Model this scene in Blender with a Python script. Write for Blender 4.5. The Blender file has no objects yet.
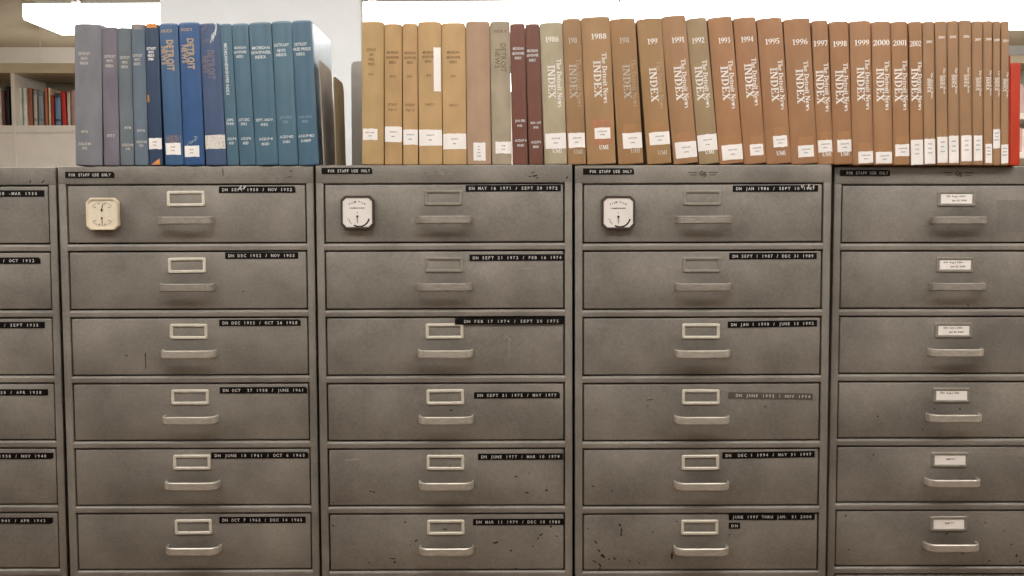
import bpy, bmesh, math, random
from mathutils import Vector, Matrix
R = math.radians
rnd = random.Random(7)
scene = bpy.context.scene
COL = scene.collection

# ------------------------------------------------------------------ camera, world, exposure
CAM_Z = 1.42
F_PX = 1000.0
PITCH = math.atan(60 / F_PX)
cam_d = bpy.data.cameras.new('camera')
cam_d.sensor_width = 36.0
cam_d.lens = 36.0 * F_PX / 1024
cam = bpy.data.objects.new('camera', cam_d)
cam.location = (0, 0, CAM_Z)
cam.rotation_euler = (math.pi / 2 - PITCH, 0, 0)
COL.objects.link(cam)
scene.camera = cam
scene.view_settings.view_transform = 'Standard'
scene.view_settings.look = 'None'
scene.view_settings.gamma = 1.0
scene.view_settings.use_curve_mapping = False
scene.view_settings.exposure = 0.0
world = bpy.data.worlds.new('room_air')
scene.world = world
world.use_nodes = True
world.node_tree.nodes['Background'].inputs[0].default_value = (0.9, 0.86, 0.8, 1)
world.node_tree.nodes['Background'].inputs[1].default_value = 0.15
LAMP_STRENGTH = 7.5          # fluorescent diffusers
LAMP_COLOUR = (1.0, 0.98, 0.945)


def at(px, py, Y):
    """point on the vertical plane y=Y that the photo shows at (px, py)"""
    u, v = (px - 512) / F_PX, (288 - py) / F_PX
    dy = math.cos(PITCH) + v * math.sin(PITCH)
    dz = -math.sin(PITCH) + v * math.cos(PITCH)
    t = Y / dy
    return Vector((u * t, Y, CAM_Z + dz * t))


# ------------------------------------------------------------------ materials
def lin(h):
    h = h.lstrip('#')
    out = []
    for i in (0, 2, 4):
        c = int(h[i:i + 2], 16) / 255
        out.append(c / 12.92 if c <= 0.04045 else ((c + 0.055) / 1.055) ** 2.4)
    return out


def new_mat(name):
    m = bpy.data.materials.new(name)
    m.use_nodes = True
    return m, m.node_tree.nodes, m.node_tree.links, m.node_tree.nodes['Principled BSDF']


def mat(name, col, rough=0.5, metal=0.0, var=0.08, scale=30, bump=0.0, bscale=400, coat=0.0, spec=0.5, stretch=(1, 1, 1)):
    m, N, L, P = new_mat(name)
    c = lin(col) if isinstance(col, str) else col
    P.inputs['Roughness'].default_value = rough
    P.inputs['Metallic'].default_value = metal
    P.inputs['Coat Weight'].default_value = coat
    P.inputs['Coat Roughness'].default_value = 0.22
    P.inputs['Specular IOR Level'].default_value = spec
    geo = N.new('ShaderNodeNewGeometry')
    mp = N.new('ShaderNodeMapping'); mp.inputs['Scale'].default_value = stretch
    L.new(geo.outputs['Position'], mp.inputs['Vector'])
    n = N.new('ShaderNodeTexNoise'); n.inputs['Scale'].default_value = scale; n.inputs['Detail'].default_value = 5
    L.new(mp.outputs[0], n.inputs['Vector'])
    mr = N.new('ShaderNodeMapRange')
    mr.inputs[1].default_value = 0.3; mr.inputs[2].default_value = 0.7
    mr.inputs[3].default_value = 1 - var; mr.inputs[4].default_value = 1 + var
    L.new(n.outputs[0], mr.inputs[0])
    mx = N.new('ShaderNodeVectorMath'); mx.operation = 'SCALE'; mx.inputs[0].default_value = c[:3]
    L.new(mr.outputs[0], mx.inputs['Scale'])
    L.new(mx.outputs[0], P.inputs['Base Color'])
    if bump:
        b = N.new('ShaderNodeTexNoise'); b.inputs['Scale'].default_value = bscale; b.inputs['Detail'].default_value = 3
        L.new(mp.outputs[0], b.inputs['Vector'])
        bp = N.new('ShaderNodeBump'); bp.inputs['Strength'].default_value = bump; bp.inputs['Distance'].default_value = 0.001
        L.new(b.outputs[0], bp.inputs['Height']); L.new(bp.outputs[0], P.inputs['Normal'])
    return m


def paint_mat(name, col, drawer=False):
    """old grey enamel: mottled, rubbed paler in cloudy patches, grimy around the pull"""
    m, N, L, P = new_mat(name)
    c = lin(col)
    P.inputs['Metallic'].default_value = 0.25
    P.inputs['Roughness'].default_value = 0.46
    geo = N.new('ShaderNodeNewGeometry')
    big = N.new('ShaderNodeTexNoise'); big.inputs['Scale'].default_value = 7; big.inputs['Detail'].default_value = 6; big.inputs['Roughness'].default_value = 0.6
    fine = N.new('ShaderNodeTexNoise'); fine.inputs['Scale'].default_value = 210; fine.inputs['Detail'].default_value = 3
    L.new(geo.outputs['Position'], big.inputs['Vector']); L.new(geo.outputs['Position'], fine.inputs['Vector'])
    r1 = N.new('ShaderNodeMapRange'); r1.inputs[1].default_value = 0.3; r1.inputs[2].default_value = 0.72; r1.inputs[3].default_value = 0.72; r1.inputs[4].default_value = 1.28
    L.new(big.outputs[0], r1.inputs[0])
    r2 = N.new('ShaderNodeMapRange'); r2.inputs[1].default_value = 0.3; r2.inputs[2].default_value = 0.7; r2.inputs[3].default_value = 0.90; r2.inputs[4].default_value = 1.10
    L.new(fine.outputs[0], r2.inputs[0])
    mu = N.new('ShaderNodeMath'); mu.operation = 'MULTIPLY'
    L.new(r1.outputs[0], mu.inputs[0]); L.new(r2.outputs[0], mu.inputs[1])
    last = mu.outputs[0]
    if drawer:
        tc = N.new('ShaderNodeTexCoord')
        mp = N.new('ShaderNodeMapping'); mp.inputs['Location'].default_value = (0.0, 0, 0.03); mp.inputs['Scale'].default_value = (14, 0, 34)
        L.new(tc.outputs['Object'], mp.inputs['Vector'])
        # mapping is scale then translate, so shift in scaled units
        mp.inputs['Location'].default_value = (0.0, 0, -0.10)
        ln = N.new('ShaderNodeVectorMath'); ln.operation = 'LENGTH'
        L.new(mp.outputs[0], ln.inputs[0])
        rr = N.new('ShaderNodeMapRange'); rr.inputs[1].default_value = 0.2; rr.inputs[2].default_value = 1.15; rr.inputs[3].default_value = 0.80; rr.inputs[4].default_value = 1.0
        rr.interpolation_type = 'SMOOTHSTEP'
        L.new(ln.outputs['Value'], rr.inputs[0])
        m2 = N.new('ShaderNodeMath'); m2.operation = 'MULTIPLY'
        L.new(last, m2.inputs[0]); L.new(rr.outputs[0], m2.inputs[1]); last = m2.outputs[0]
    mx = N.new('ShaderNodeVectorMath'); mx.operation = 'SCALE'; mx.inputs[0].default_value = c
    L.new(last, mx.inputs['Scale']); L.new(mx.outputs[0], P.inputs['Base Color'])
    rg = N.new('ShaderNodeMapRange'); rg.inputs[1].default_value = 0.3; rg.inputs[2].default_value = 0.7; rg.inputs[3].default_value = 0.38; rg.inputs[4].default_value = 0.56
    L.new(big.outputs[0], rg.inputs[0]); L.new(rg.outputs[0], P.inputs['Roughness'])
    bp = N.new('ShaderNodeBump'); bp.inputs['Strength'].default_value = 0.12; bp.inputs['Distance'].default_value = 0.0006
    L.new(fine.outputs[0], bp.inputs['Height']); L.new(bp.outputs[0], P.inputs['Normal'])
    return m


def emit_mat(name, col, s):
    m, N, L, P = new_mat(name)
    P.inputs['Base Color'].default_value = (0.8, 0.8, 0.8, 1)
    P.inputs['Emission Color'].default_value = (*col, 1)
    P.inputs['Emission Strength'].default_value = s
    return m


M = {}
M['body'] = paint_mat('grey_enamel_frame', '#88827a')
M['drawer'] = paint_mat('grey_enamel_drawer', '#8b857d', True)
M['dark_in'] = mat('gap_shade_and_plinth', '#0b0a09', 0.8)  # shadow of the drawer gaps as near-black colour; the plinth shares it
M['chip'] = mat('bare_rusty_steel', '#2c2119', 0.7, var=0.3, scale=200)
M['scuff'] = mat('pale_scuff', '#9d958b', 0.6, var=0.1)
M['unfaded_patch'] = paint_mat('unfaded_enamel', '#807a73')  # darker unfaded paint where an old label was
M['pale_patch'] = paint_mat('rubbed_enamel', '#948e86')
M['pull'] = mat('brushed_aluminium', '#cfc9bf', 0.38, 0.6, var=0.14, scale=60, stretch=(1, 1, 6))
M['pull_dull'] = mat('dull_aluminium', '#a29c93', 0.5, 0.5, var=0.2, scale=60, stretch=(1, 1, 6))
M['nickel'] = mat('pale_nickel', '#ded8c9', 0.42, 0.2, var=0.08, scale=90)
M['greyholder'] = mat('grey_holder', '#9b968b', 0.42, 0.4, var=0.1, scale=90)
M['card'] = mat('white_card', '#fbf4ee', 0.7, var=0.04)
M['ink'] = mat('black_ink', '#2a2624', 0.6)
M['tape'] = mat('black_vinyl_tape', '#070606', 0.5, var=0.1, spec=0.2)
M['tape_faded'] = mat('grey_vinyl_tape', '#5b534a', 0.4, var=0.1)
M['emboss'] = mat('embossed_white', '#cfcbc6', 0.6, var=0.25, scale=700)
M['cream'] = mat('cream_plastic', '#e2d4ba', 0.4, var=0.05)
M['creamdial'] = mat('cream_dial', '#e9dcc4', 0.5, var=0.05, scale=150)
M['whitedial'] = mat('white_dial', '#ece6e0', 0.45, var=0.03)
M['brownframe'] = mat('dark_brown_plastic', '#463b34', 0.4)
M['needle'] = mat('red_needle', '#8e4a38', 0.5)
M['wall'] = mat('wall_paint', '#f0ebe2', 0.8, var=0.04, scale=6)
M['whitewall'] = mat('white_column_paint', '#bdbec0', 0.75, var=0.03, scale=12)
M['ceiling'] = mat('ceiling_tile', '#b9ab94', 0.9, var=0.04, scale=8)
M['floor'] = mat('brown_carpet', '#745229', 0.95, var=0.2, scale=40, bump=0.4)
M['shelfpaint'] = mat('cream_shelf_paint', '#ece6dc', 0.6, var=0.04, scale=10)
M['shelfcream'] = mat('cream_fascia', '#d9cdb2', 0.6, var=0.04, scale=10)
M['shelfback'] = mat('drab_back_panel', '#8f8573', 0.7, var=0.04, scale=10)
M['housing'] = mat('lamp_housing', '#5d574c', 0.6)
M['lamp'] = emit_mat('lit_diffuser', LAMP_COLOUR, LAMP_STRENGTH)
M['lampcap'] = mat('white_lamp_cap', '#f2efe8', 0.5)
M['paper'] = mat('book_paper', '#d9cfbb', 0.85, var=0.1, scale=50, stretch=(30, 1, 0.2))
M['sticker'] = mat('white_sticker', '#f3eeea', 0.6, var=0.04)
M['stickergrey'] = mat('worn_sticker', '#d9d3cb', 0.6, var=0.25, scale=260)
M['stickerink'] = mat('faded_sticker_ink', '#77716f', 0.7)
M['white_ink'] = mat('white_foil', '#f4f0ea', 0.5, var=0.03)
M['faint_ink'] = mat('rubbed_foil', '#b79c7f', 0.6, var=0.2, scale=400)
M['grey_ink'] = mat('greyed_foil', '#c4bcae', 0.6, var=0.2, scale=400)
M['teal_ink'] = mat('pale_teal_foil', '#cdd2d2', 0.6, var=0.2, scale=400)
M['teal_faint'] = mat('faint_teal_foil', '#7e979f', 0.6, var=0.2, scale=400)
M['gold_ink'] = mat('dull_gold_foil', '#ab9678', 0.5, 0.1, var=0.15, scale=200)
M['gold_faint'] = mat('worn_gold_foil', '#6f6873', 0.6, var=0.3, scale=300)
M['khaki_ink'] = mat('khaki_book_ink', '#7a6c52', 0.7, var=0.2, scale=300)
M['dark_ink'] = mat('dark_book_ink', '#6b5232', 0.7, var=0.2, scale=300)
M['orange'] = mat('orange_tear', '#d98f4d', 0.8, var=0.2, scale=200)
M['stain'] = mat('pinkish_tape_stain', '#b0795a', 0.35, var=0.1, scale=90)
M['cleartape'] = mat('yellowed_tape', '#a87c54', 0.35, var=0.05, scale=90)
M['bookend_brown'] = mat('brown_grey_steel', '#958d86', 0.8, 0.0, spec=.1, var=0.1)
M['bookend_olive'] = mat('olive_brown_steel', '#8c8069', 0.8, 0.0, spec=.1, var=0.1)
M['bookend_grey'] = mat('grey_steel', '#b2afab', 0.45, 0.2, var=0.06)

_cloth = {}
def cloth(hexcol, coat=0.0, rough=0.55):
    k = (hexcol, coat, rough)
    if k not in _cloth:
        c = lin(hexcol); g = .2126 * c[0] + .7152 * c[1] + .0722 * c[2]
        k_ = 0.0 if c[0] > 12 * c[2] else .14
        _cloth[k] = mat('buckram_' + str(len(_cloth)), [(v * (1 - k_) + g * k_) * 1.04 for v in c], rough, var=0.16 if max(c) < 2.2 * min(c) else 0.09, scale=26, bump=0.25, bscale=900, coat=coat, stretch=(1, 1, 0.55))
    return _cloth[k]


# ------------------------------------------------------------------ mesh helpers
class MB:
    """collects shapes into one mesh"""
    def __init__(self):
        self.v = []; self.f = []; self.m = []; self.sm = []

    def add(self, verts, faces, mi=0, smooth=False):
        n = len(self.v)
        self.v += [tuple(p) for p in verts]
        for f in faces:
            self.f.append([i + n for i in f]); self.m.append(mi); self.sm.append(smooth)
        return self

    def box(self, a, b, mi=0, bev=0.0, seg=2):
        x0, y0, z0 = a; x1, y1, z1 = b
        if not bev:
            vs = [(x0, y0, z0), (x1, y0, z0), (x1, y1, z0), (x0, y1, z0), (x0, y0, z1), (x1, y0, z1), (x1, y1, z1), (x0, y1, z1)]
            fs = [(0, 3, 2, 1), (4, 5, 6, 7), (0, 1, 5, 4), (1, 2, 6, 5), (2, 3, 7, 6), (3, 0, 4, 7)]
            return self.add(vs, fs, mi)
        bm = bmesh.new()
        bmesh.ops.create_cube(bm, size=1.0)
        for v in bm.verts:
            v.co = Vector(((x0 + x1) / 2 + v.co.x * (x1 - x0), (y0 + y1) / 2 + v.co.y * (y1 - y0), (z0 + z1) / 2 + v.co.z * (z1 - z0)))
        bmesh.ops.bevel(bm, geom=bm.edges[:], offset=bev, segments=seg, affect='EDGES', profile=0.5)
        return self.bm(bm, mi, seg > 2)

    def bm(self, bm, mi=0, smooth=False):
        bm.verts.index_update()
        vs = [v.co[:] for v in bm.verts]
        fs = [[v.index for v in f.verts] for f in bm.faces]
        bm.free()
        return self.add(vs, fs, mi, smooth)

    def prism(self, poly, y0, y1, mi=0, mi_front=None):
        """poly in x,z (counter-clockwise seen from -y); extruded y0 (front) to y1"""
        n = len(poly)
        vs = [(x, y0, z) for x, z in poly] + [(x, y1, z) for x, z in poly]
        self.add(vs, [tuple(range(n))], mi if mi_front is None else mi_front)
        k = len(self.v) - 2 * n
        self.f.append([k + i for i in reversed(range(n, 2 * n))]); self.m.append(mi); self.sm.append(False)
        for i in range(n):
            j = (i + 1) % n
            self.f.append([k + j, k + i, k + n + i, k + n + j]); self.m.append(mi); self.sm.append(False)
        return self

    def sweep(self, path, half_z, th, mi=0, c=0.0008, zc=0.0):
        """flat strip swept along a path in x,y; strip height 2*half_z"""
        P_ = [Vector(p) for p in path]
        rings = []
        for i, p in enumerate(P_):
            a = P_[max(0, i - 1)]; b = P_[min(len(P_) - 1, i + 1)]
            t = (b - a).normalized(); nrm = Vector((t.y, -t.x))
            h = th / 2
            prof = [(-h, -half_z + c), (-h + c, -half_z), (h - c, -half_z), (h, -half_z + c), (h, half_z - c), (h - c, half_z), (-h + c, half_z), (-h, half_z - c)]
            rings.append([(p.x + nrm.x * o, p.y + nrm.y * o, zc + z) for o, z in prof])
        vs = [q for r in rings for q in r]
        fs = []
        k = 8
        for i in range(len(rings) - 1):
            for j in range(k):
                fs.append((i * k + j, i * k + (j + 1) % k, (i + 1) * k + (j + 1) % k, (i + 1) * k + j))
        fs.append(tuple(reversed(range(k)))); fs.append(tuple(range((len(rings) - 1) * k, len(rings) * k)))
        return self.add(vs, fs, mi, False)

    def build(self, name, mats, parent=None, loc=None, fix=True):
        me = bpy.data.meshes.new(name)
        me.from_pydata(self.v, [], self.f)
        for m in (mats if isinstance(mats, (list, tuple)) else [mats]):
            me.materials.append(m)
        me.polygons.foreach_set('material_index', self.m)
        me.polygons.foreach_set('use_smooth', self.sm)
        me.update()
        o = bpy.data.objects.new(name, me)
        COL.objects.link(o)
        if parent: o.parent = parent
        if loc: o.location = loc
        return o


def tag(o, label=None, cat=None, group=None, kind=None):
    if label: o['label'] = label
    if cat: o['category'] = cat
    if group: o['group'] = group
    if kind: o['kind'] = kind
    return o


def empty(name, loc, rot=(0, 0, 0)):
    o = bpy.data.objects.new(name, None)
    o.empty_display_size = 0.05
    o.location = loc; o.rotation_euler = rot
    COL.objects.link(o)
    return o


# ------------------------------------------------------------------ lettering
_fo = bpy.data.curves.new('type_block', 'FONT')
_fo.resolution_u = 2
_foo = bpy.data.objects.new('type_block', _fo)
COL.objects.link(_foo)
_glyph = {}
def glyph(ch, off=0.022):
    """unit-cap-height outline of a character: verts2d, faces, width"""
    key = (ch, off)
    if key not in _glyph:
        _fo.body = ch; _fo.offset = off
        bpy.context.view_layer.update()
        dg = bpy.context.evaluated_depsgraph_get()
        me = bpy.data.meshes.new_from_object(_foo.evaluated_get(dg))
        k = 1 / 0.73
        vs = [(v.co.x * k, v.co.y * k) for v in me.vertices]
        fs = [tuple(p.vertices) for p in me.polygons]
        bpy.data.meshes.remove(me)
        xs = [p[0] for p in vs] or [0, 0.3]
        x0 = min(xs)
        _glyph[key] = ([(x - x0, y) for x, y in vs], fs, max(xs) - x0)
    return _glyph[key]


def _L(x1, y1, x2, y2, w):
    d = Vector((x2 - x1, y2 - y1)); n = Vector((-d.y, d.x)).normalized() * w / 2
    return ([(x1 - n.x, y1 - n.y), (x2 - n.x, y2 - n.y), (x2 + n.x, y2 + n.y), (x1 + n.x, y1 + n.y)], [(0, 1, 2, 3)])
def _B(x0, y0, x1, y1):
    return ([(x0, y0), (x1, y0), (x1, y1), (x0, y1)], [(0, 1, 2, 3)])
def _P(*pts):
    return (list(pts), [tuple(range(len(pts)))])
def _A(cx, cy, rx, ry, a0, a1, wx, wy, n=14):
    vs = []
    for i in range(n + 1):
        a = R(a0 + (a1 - a0) * i / n)
        vs.append((cx + rx * math.cos(a), cy + ry * math.sin(a)))
        vs.append((cx + (rx - wx) * math.cos(a), cy + (ry - wy) * math.sin(a)))
    return (vs, [(2 * i, 2 * i + 2, 2 * i + 3, 2 * i + 1) for i in range(n)])
T, K = 0.055, 0.15
def sf(x0, x1, y):   # slab serif
    return _B(x0, y, x1, y + T)
SERIF = {
 'I': (0.42, [_B(.14, 0, .29, 1), sf(.03, .40, 0), sf(.03, .40, 1 - T)]),
 'N': (0.92, [_B(.13, 0, .19, 1), _B(.72, 0, .78, 1), _P((.12, 1), (.29, 1), (.78, 0), (.66, 0)), sf(.02, .30, 0), sf(.0, .28, 1 - T), sf(.60, .90, 1 - T)]),
 'D': (0.86, [_B(.13, 0, .28, 1), _A(.30, .5, .50, .5, -90, 90, .15, T), sf(.02, .34, 0), sf(.02, .34, 1 - T)]),
 'E': (0.76, [_B(.13, 0, .28, 1), sf(.02, .68, 0), sf(.02, .66, 1 - T), sf(.25, .52, .48), _P((.68, 0), (.72, .26), (.66, .26), (.58, .05)), _P((.66, 1), (.57, .95), (.63, .76), (.68, .76)), _B(.49, .38, .54, .63)]),
 'X': (0.86, [_L(.14, .98, .70, .02, .16), _L(.68, .98, .16, .02, .06), sf(.0, .33, 1 - T), sf(.52, .83, 1 - T), sf(.02, .31, 0), sf(.50, .85, 0)]),
 'U': (0.88, [_B(.13, .3, .27, 1), _B(.67, .3, .73, 1), _A(.43, .32, .30, .33, 180, 360, .11, .09), sf(.0, .38, 1 - T), sf(.56, .86, 1 - T)]),
 'M': (1.06, [_B(.13, 0, .19, 1), _B(.80, 0, .95, 1), _P((.13, 1), (.28, 1), (.56, .12), (.48, 0)), _P((.80, 1), (.88, 1), (.56, .05), (.49, .05)), sf(.02, .30, 0), sf(.02, .26, 1 - T), sf(.70, 1.04, 0), sf(.86, 1.04, 1 - T)]),
 'T': (0.76, [_B(.30, 0, .44, 1), sf(.18, .56, 0), sf(.04, .70, 1 - T), _B(.02, .76, .07, 1), _B(.67, .76, .72, 1)]),
 'h': (0.62, [_B(.09, 0, .21, 1), _A(.31, .34, .22, .28, 0, 150, .12, T), _B(.41, 0, .53, .36), sf(.0, .28, 0), sf(.34, .60, 0), sf(.0, .12, 1 - T)]),
 'e': (0.52, [_A(.26, .32, .24, .33, 20, 330, .12, T), sf(.10, .49, .33)]),
 't': (0.40, [_B(.12, .08, .24, .82), sf(.0, .36, .60), _A(.26, .14, .14, .14, 180, 320, .10, .06)]),
 'r': (0.46, [_B(.10, 0, .22, .62), _A(.31, .46, .13, .17, 20, 170, .08, .08), sf(.0, .32, 0), sf(.0, .16, .60)]),
 'o': (0.56, [_A(.27, .32, .26, .33, 0, 360, .13, T, 20)]),
 'i': (0.30, [_B(.09, 0, .21, .62), sf(.0, .29, 0), sf(.0, .14, .60), _B(.08, .78, .21, .92)]),
 'w': (0.82, [_P((.08, .64), (.21, .64), (.34, 0), (.24, 0)), _P((.24, 0), (.31, 0), (.44, .64), (.38, .64)), _P((.36, .64), (.49, .64), (.60, 0), (.50, 0)), _P((.50, 0), (.57, 0), (.74, .64), (.68, .64)), sf(.0, .28, .60), sf(.60, .82, .60)]),
 's': (0.44, [_A(.22, .48, .17, .17, 40, 250, .10, .06), _A(.21, .16, .19, .17, -140, 80, .10, .06), _P((.10, .42), (.20, .42), (.34, .22), (.24, .22))]),
 '0': (0.58, [_A(.28, .5, .26, .5, 0, 360, .12, T, 20)]),
 '1': (0.46, [_B(.17, 0, .30, 1), sf(.07, .41, 0), _P((.05, .84), (.17, .88), (.17, 1), (.05, .90))]),
 '2': (0.56, [_A(.26, .72, .24, .28, -30, 170, .13, T), _P((.36, .62), (.49, .62), (.16, .10), (.02, .02)), _B(.02, 0, .50, .11), _B(.45, 0, .51, .24)]),
 '3': (0.54, [_A(.24, .76, .21, .24, -70, 150, .12, T), _A(.24, .27, .25, .27, -150, 80, .13, T), _B(.16, .49, .30, .55)]),
 '4': (0.58, [_B(.34, 0, .46, 1), _B(.02, .24, .56, .33), _P((.02, .26), (.09, .26), (.40, .90), (.36, 1))]),
 '5': (0.54, [_A(.22, .32, .27, .32, -150, 110, .13, T), _B(.08, .86, .46, 1), _P((.06, .48), (.12, .54), (.14, 1), (.08, 1))]),
 '6': (0.58, [_A(.28, .31, .26, .31, 0, 360, .12, T, 18), _P((.02, .3), (.14, .3), (.24, .74), (.50, 1), (.40, 1), (.12, .74))]),
 '7': (0.54, [_B(.03, .87, .52, 1), _P((.40, .90), (.52, .90), (.28, 0), (.16, 0)), _B(.02, .70, .07, 1)]),
 '8': (0.58, [_A(.28, .75, .21, .25, 0, 360, .10, T, 16), _A(.28, .27, .25, .27, 0, 360, .12, T, 16)]),
 '9': (0.58, [_A(.28, .69, .26, .31, 0, 360, .12, T, 18), _P((.54, .7), (.42, .7), (.32, .26), (.06, 0), (.16, 0), (.44, .26))]),
}

def text2d(s, cap, font='sans', mono=None, track=0.10, width=None):
    """-> list of (verts, faces), centred at the origin; cap height 'cap'; optional total width to fit"""
    out = []; x = 0.0
    if mono:
        for ch in s:
            if ch != ' ':
                vs, fs, w = glyph(ch)
                k = min(1.0, 0.80 * mono / cap / max(w, .01)) if w > .3 else 1.0
                out.append(([(x + mono / 2 + (px - w / 2) * k * cap, py * cap) for px, py in vs], fs))
            x += mono
        tot = x
    else:
        for ch in s:
            if ch == ' ':
                x += 0.32 * cap; continue
            if font == 'serif' and ch in SERIF:
                w, prims = SERIF[ch]
                for vs, fs in prims:
                    for ox, oy in ((-.03, -.012), (.03, .012)):
                        out.append(([(x + (px + ox) * cap, (py + oy) * cap) for px, py in vs], fs))
                x += w * cap + 0.03 * cap
            else:
                vs, fs, w = glyph(ch, 0.045 if font == 'bold' else 0.022)
                out.append(([(x + px * cap, py * cap) for px, py in vs], fs))
                x += (w + track) * cap
        tot = x
    sc = (width / tot) if width else 1.0
    return [([((px - tot / 2) * sc, py - cap / 2) for px, py in vs], fs) for vs, fs in out]


def put_text(mb, prims, cx, cz, yf, mi, rot=0.0, lift=0.0):
    """place 2-D lettering in the x,z plane; yf(x) gives the front surface; rot in degrees (clockwise positive)"""
    c, s = math.cos(R(-rot)), math.sin(R(-rot))
    flat = [([(cx + x * c - z * s, cz + x * s + z * c) for x, z in vs], fs) for vs, fs in prims]
    if hasattr(yf, 'knots'):          # cut the letters along the facets of the rounded spine
        bm = bmesh.new()
        for vs, fs in flat:
            bv = [bm.verts.new((x, 0, z)) for x, z in vs]
            for f in fs:
                try: bm.faces.new([bv[i] for i in f])
                except ValueError: pass
        xs = [v.co.x for v in bm.verts]
        for k in yf.knots:
            if xs and min(xs) < k < max(xs):
                bmesh.ops.bisect_plane(bm, geom=bm.verts[:] + bm.edges[:] + bm.faces[:], plane_co=(k, 0, 0), plane_no=(1, 0, 0))
        bm.verts.index_update()
        mb.add([(v.co.x, yf(v.co.x) - 0.00025 - lift, v.co.z) for v in bm.verts], [[v.index for v in f.verts] for f in bm.faces], mi)
        bm.free()
        return
    for vs, fs in flat:
        mb.add([(X, (yf(X) if callable(yf) else yf) - 0.00025 - lift, Z) for X, Z in vs], fs, mi)


# ------------------------------------------------------------------ the room
def struct(name, mb, m):
    return tag(mb.build(name, m), kind='structure')
XW, YB, YF, ZC = 4.2, 6.62, -3.4, 2.60
struct('floor', MB().box((-XW, YF, -0.1), (XW, YB, 0.0)), M['floor'])
struct('ceiling', MB().box((-XW, YF, ZC), (XW, YB, ZC + 0.1)), M['ceiling'])
struct('wall_back', MB().box((-XW, YB, 0), (XW, YB + 0.1, ZC)), M['wall'])
struct('wall_front', MB().box((-XW, YF - 0.1, 0), (XW, YF, ZC)), M['wall'])
struct('wall_left', MB().box((-XW - 0.1, YF, 0), (-XW, YB, ZC)), M['wall'])
struct('wall_right', MB().box((XW, YF, 0), (XW + 0.1, YB, ZC)), M['wall'])
p0, p1 = at(163.5, 200, 3.0), at(362.5, 200, 3.0)
col_o = struct('wall_pier', MB().box((p0.x, 3.0, 0), (p1.x, 3.05, ZC), bev=0.004), M['whitewall'])
tag(col_o, 'white painted wall pier behind the gap between the bookends')

# ------------------------------------------------------------------ ceiling lamps
def make_lamp():
    root = empty('ceiling_lamp', (0, 0, 0))
    Ln, W, H0 = 1.172, 0.335, 0.060
    # wrap-around diffuser: rounded lower edges, lit all over
    d = MB()
    prof = [(0, H0), (0, 0.012), (0.004, 0.004), (0.014, 0), (W - 0.014, 0), (W - 0.004, 0.004), (W, 0.012), (W, H0)]
    n = len(prof)
    vs = []
    for x in (-Ln / 2, Ln / 2):
        vs += [(x, y, z) for y, z in prof]
    fs = [tuple(range(n)), tuple(reversed(range(n, 2 * n)))]
    fs += [(i + 1, i, n + i, n + i + 1) for i in range(n - 1)] + [(0, n - 1, 2 * n - 1, n)]
    d.add(vs, fs)
    d.build('diffuser', M['lamp'], root)
    MB().box((-Ln / 2 + .03, .03, H0 + .001), (Ln / 2 - .03, W - .03, 0.110), bev=.004).build('housing', M['housing'], root)
    for sx in (-1, 1):
        c = MB()
        x = sx * (Ln / 2 - .205)
        c.box((x - .014, .004, H0 + .0005), (x + .014, .0295, H0 + .016), bev=.002)
        c.build('clip', M['lampcap'], root)
        MB().box((sx * .42 - .0015, W / 2 - .0015, .109), (sx * .42 + .0015, W / 2 + .0015, ZC - zl)).build('hanger', M['wall'], root)
    return root


def copy_tree(o, parent=None):
    c = o.copy(); COL.objects.link(c); c.parent = parent
    for ch in list(o.children):
        copy_tree(ch, c)
    return c


XL0 = at(20, 18, 4.0).x
zl = at(20, 18.5, 4.0).z
lamp0 = make_lamp()
lamp_words = ['white lit ceiling lamp at the far left, its left end showing beside the pier',
              'white lit ceiling lamp above the tan books, starting behind the pier',
              'white lit ceiling lamp above the brown yearly volumes, middle of the lit row',
              'white lit ceiling lamp above the red book at the right end of the row',
              ]
first = True
def put_lamp(x, y, label, group=None, rz=0.0):
    global first
    o = lamp0 if first else copy_tree(lamp0)
    first = False
    o.location = (x, y, zl); o.rotation_euler = (0, 0, rz)
    tag(o, label, 'ceiling lamp', group)
for k in range(4):
    put_lamp(XL0 + 0.59 + 1.18 * k, 4.0 - .026 * 1.18 * k, lamp_words[k], 'row of ceiling lamps behind the cabinets', R(-1.5))
PLACE = ['leftmost', 'second from the left', 'middle one', 'second from the right', 'rightmost']
for y_, what, n_ in ((2.18, 'white lit ceiling lamp right above the bound volumes, %s of its row', 'row of ceiling lamps over the cabinets'),
                     (5.80, 'added unseen fill lamp behind the far bookcases, brightening wall and ceiling, %s', 'added fill lamps behind the far bookcases'),  # hidden row added to brighten the far wall and ceiling
                     (1.08, 'white lit ceiling lamp over the aisle in front of the cabinets, %s', 'row of ceiling lamps over the front aisle'),
                     (-0.9, 'added unseen fill lamp behind the photographer, %s of its row', 'added fill lamps behind the photographer')):  # unseen pair added to soften the shadows under the pulls
    for k in ((1, 3) if y_ < 0 else range(5)):
        put_lamp(-2.36 + 1.18 * k, y_, what % PLACE[k], n_)

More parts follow.
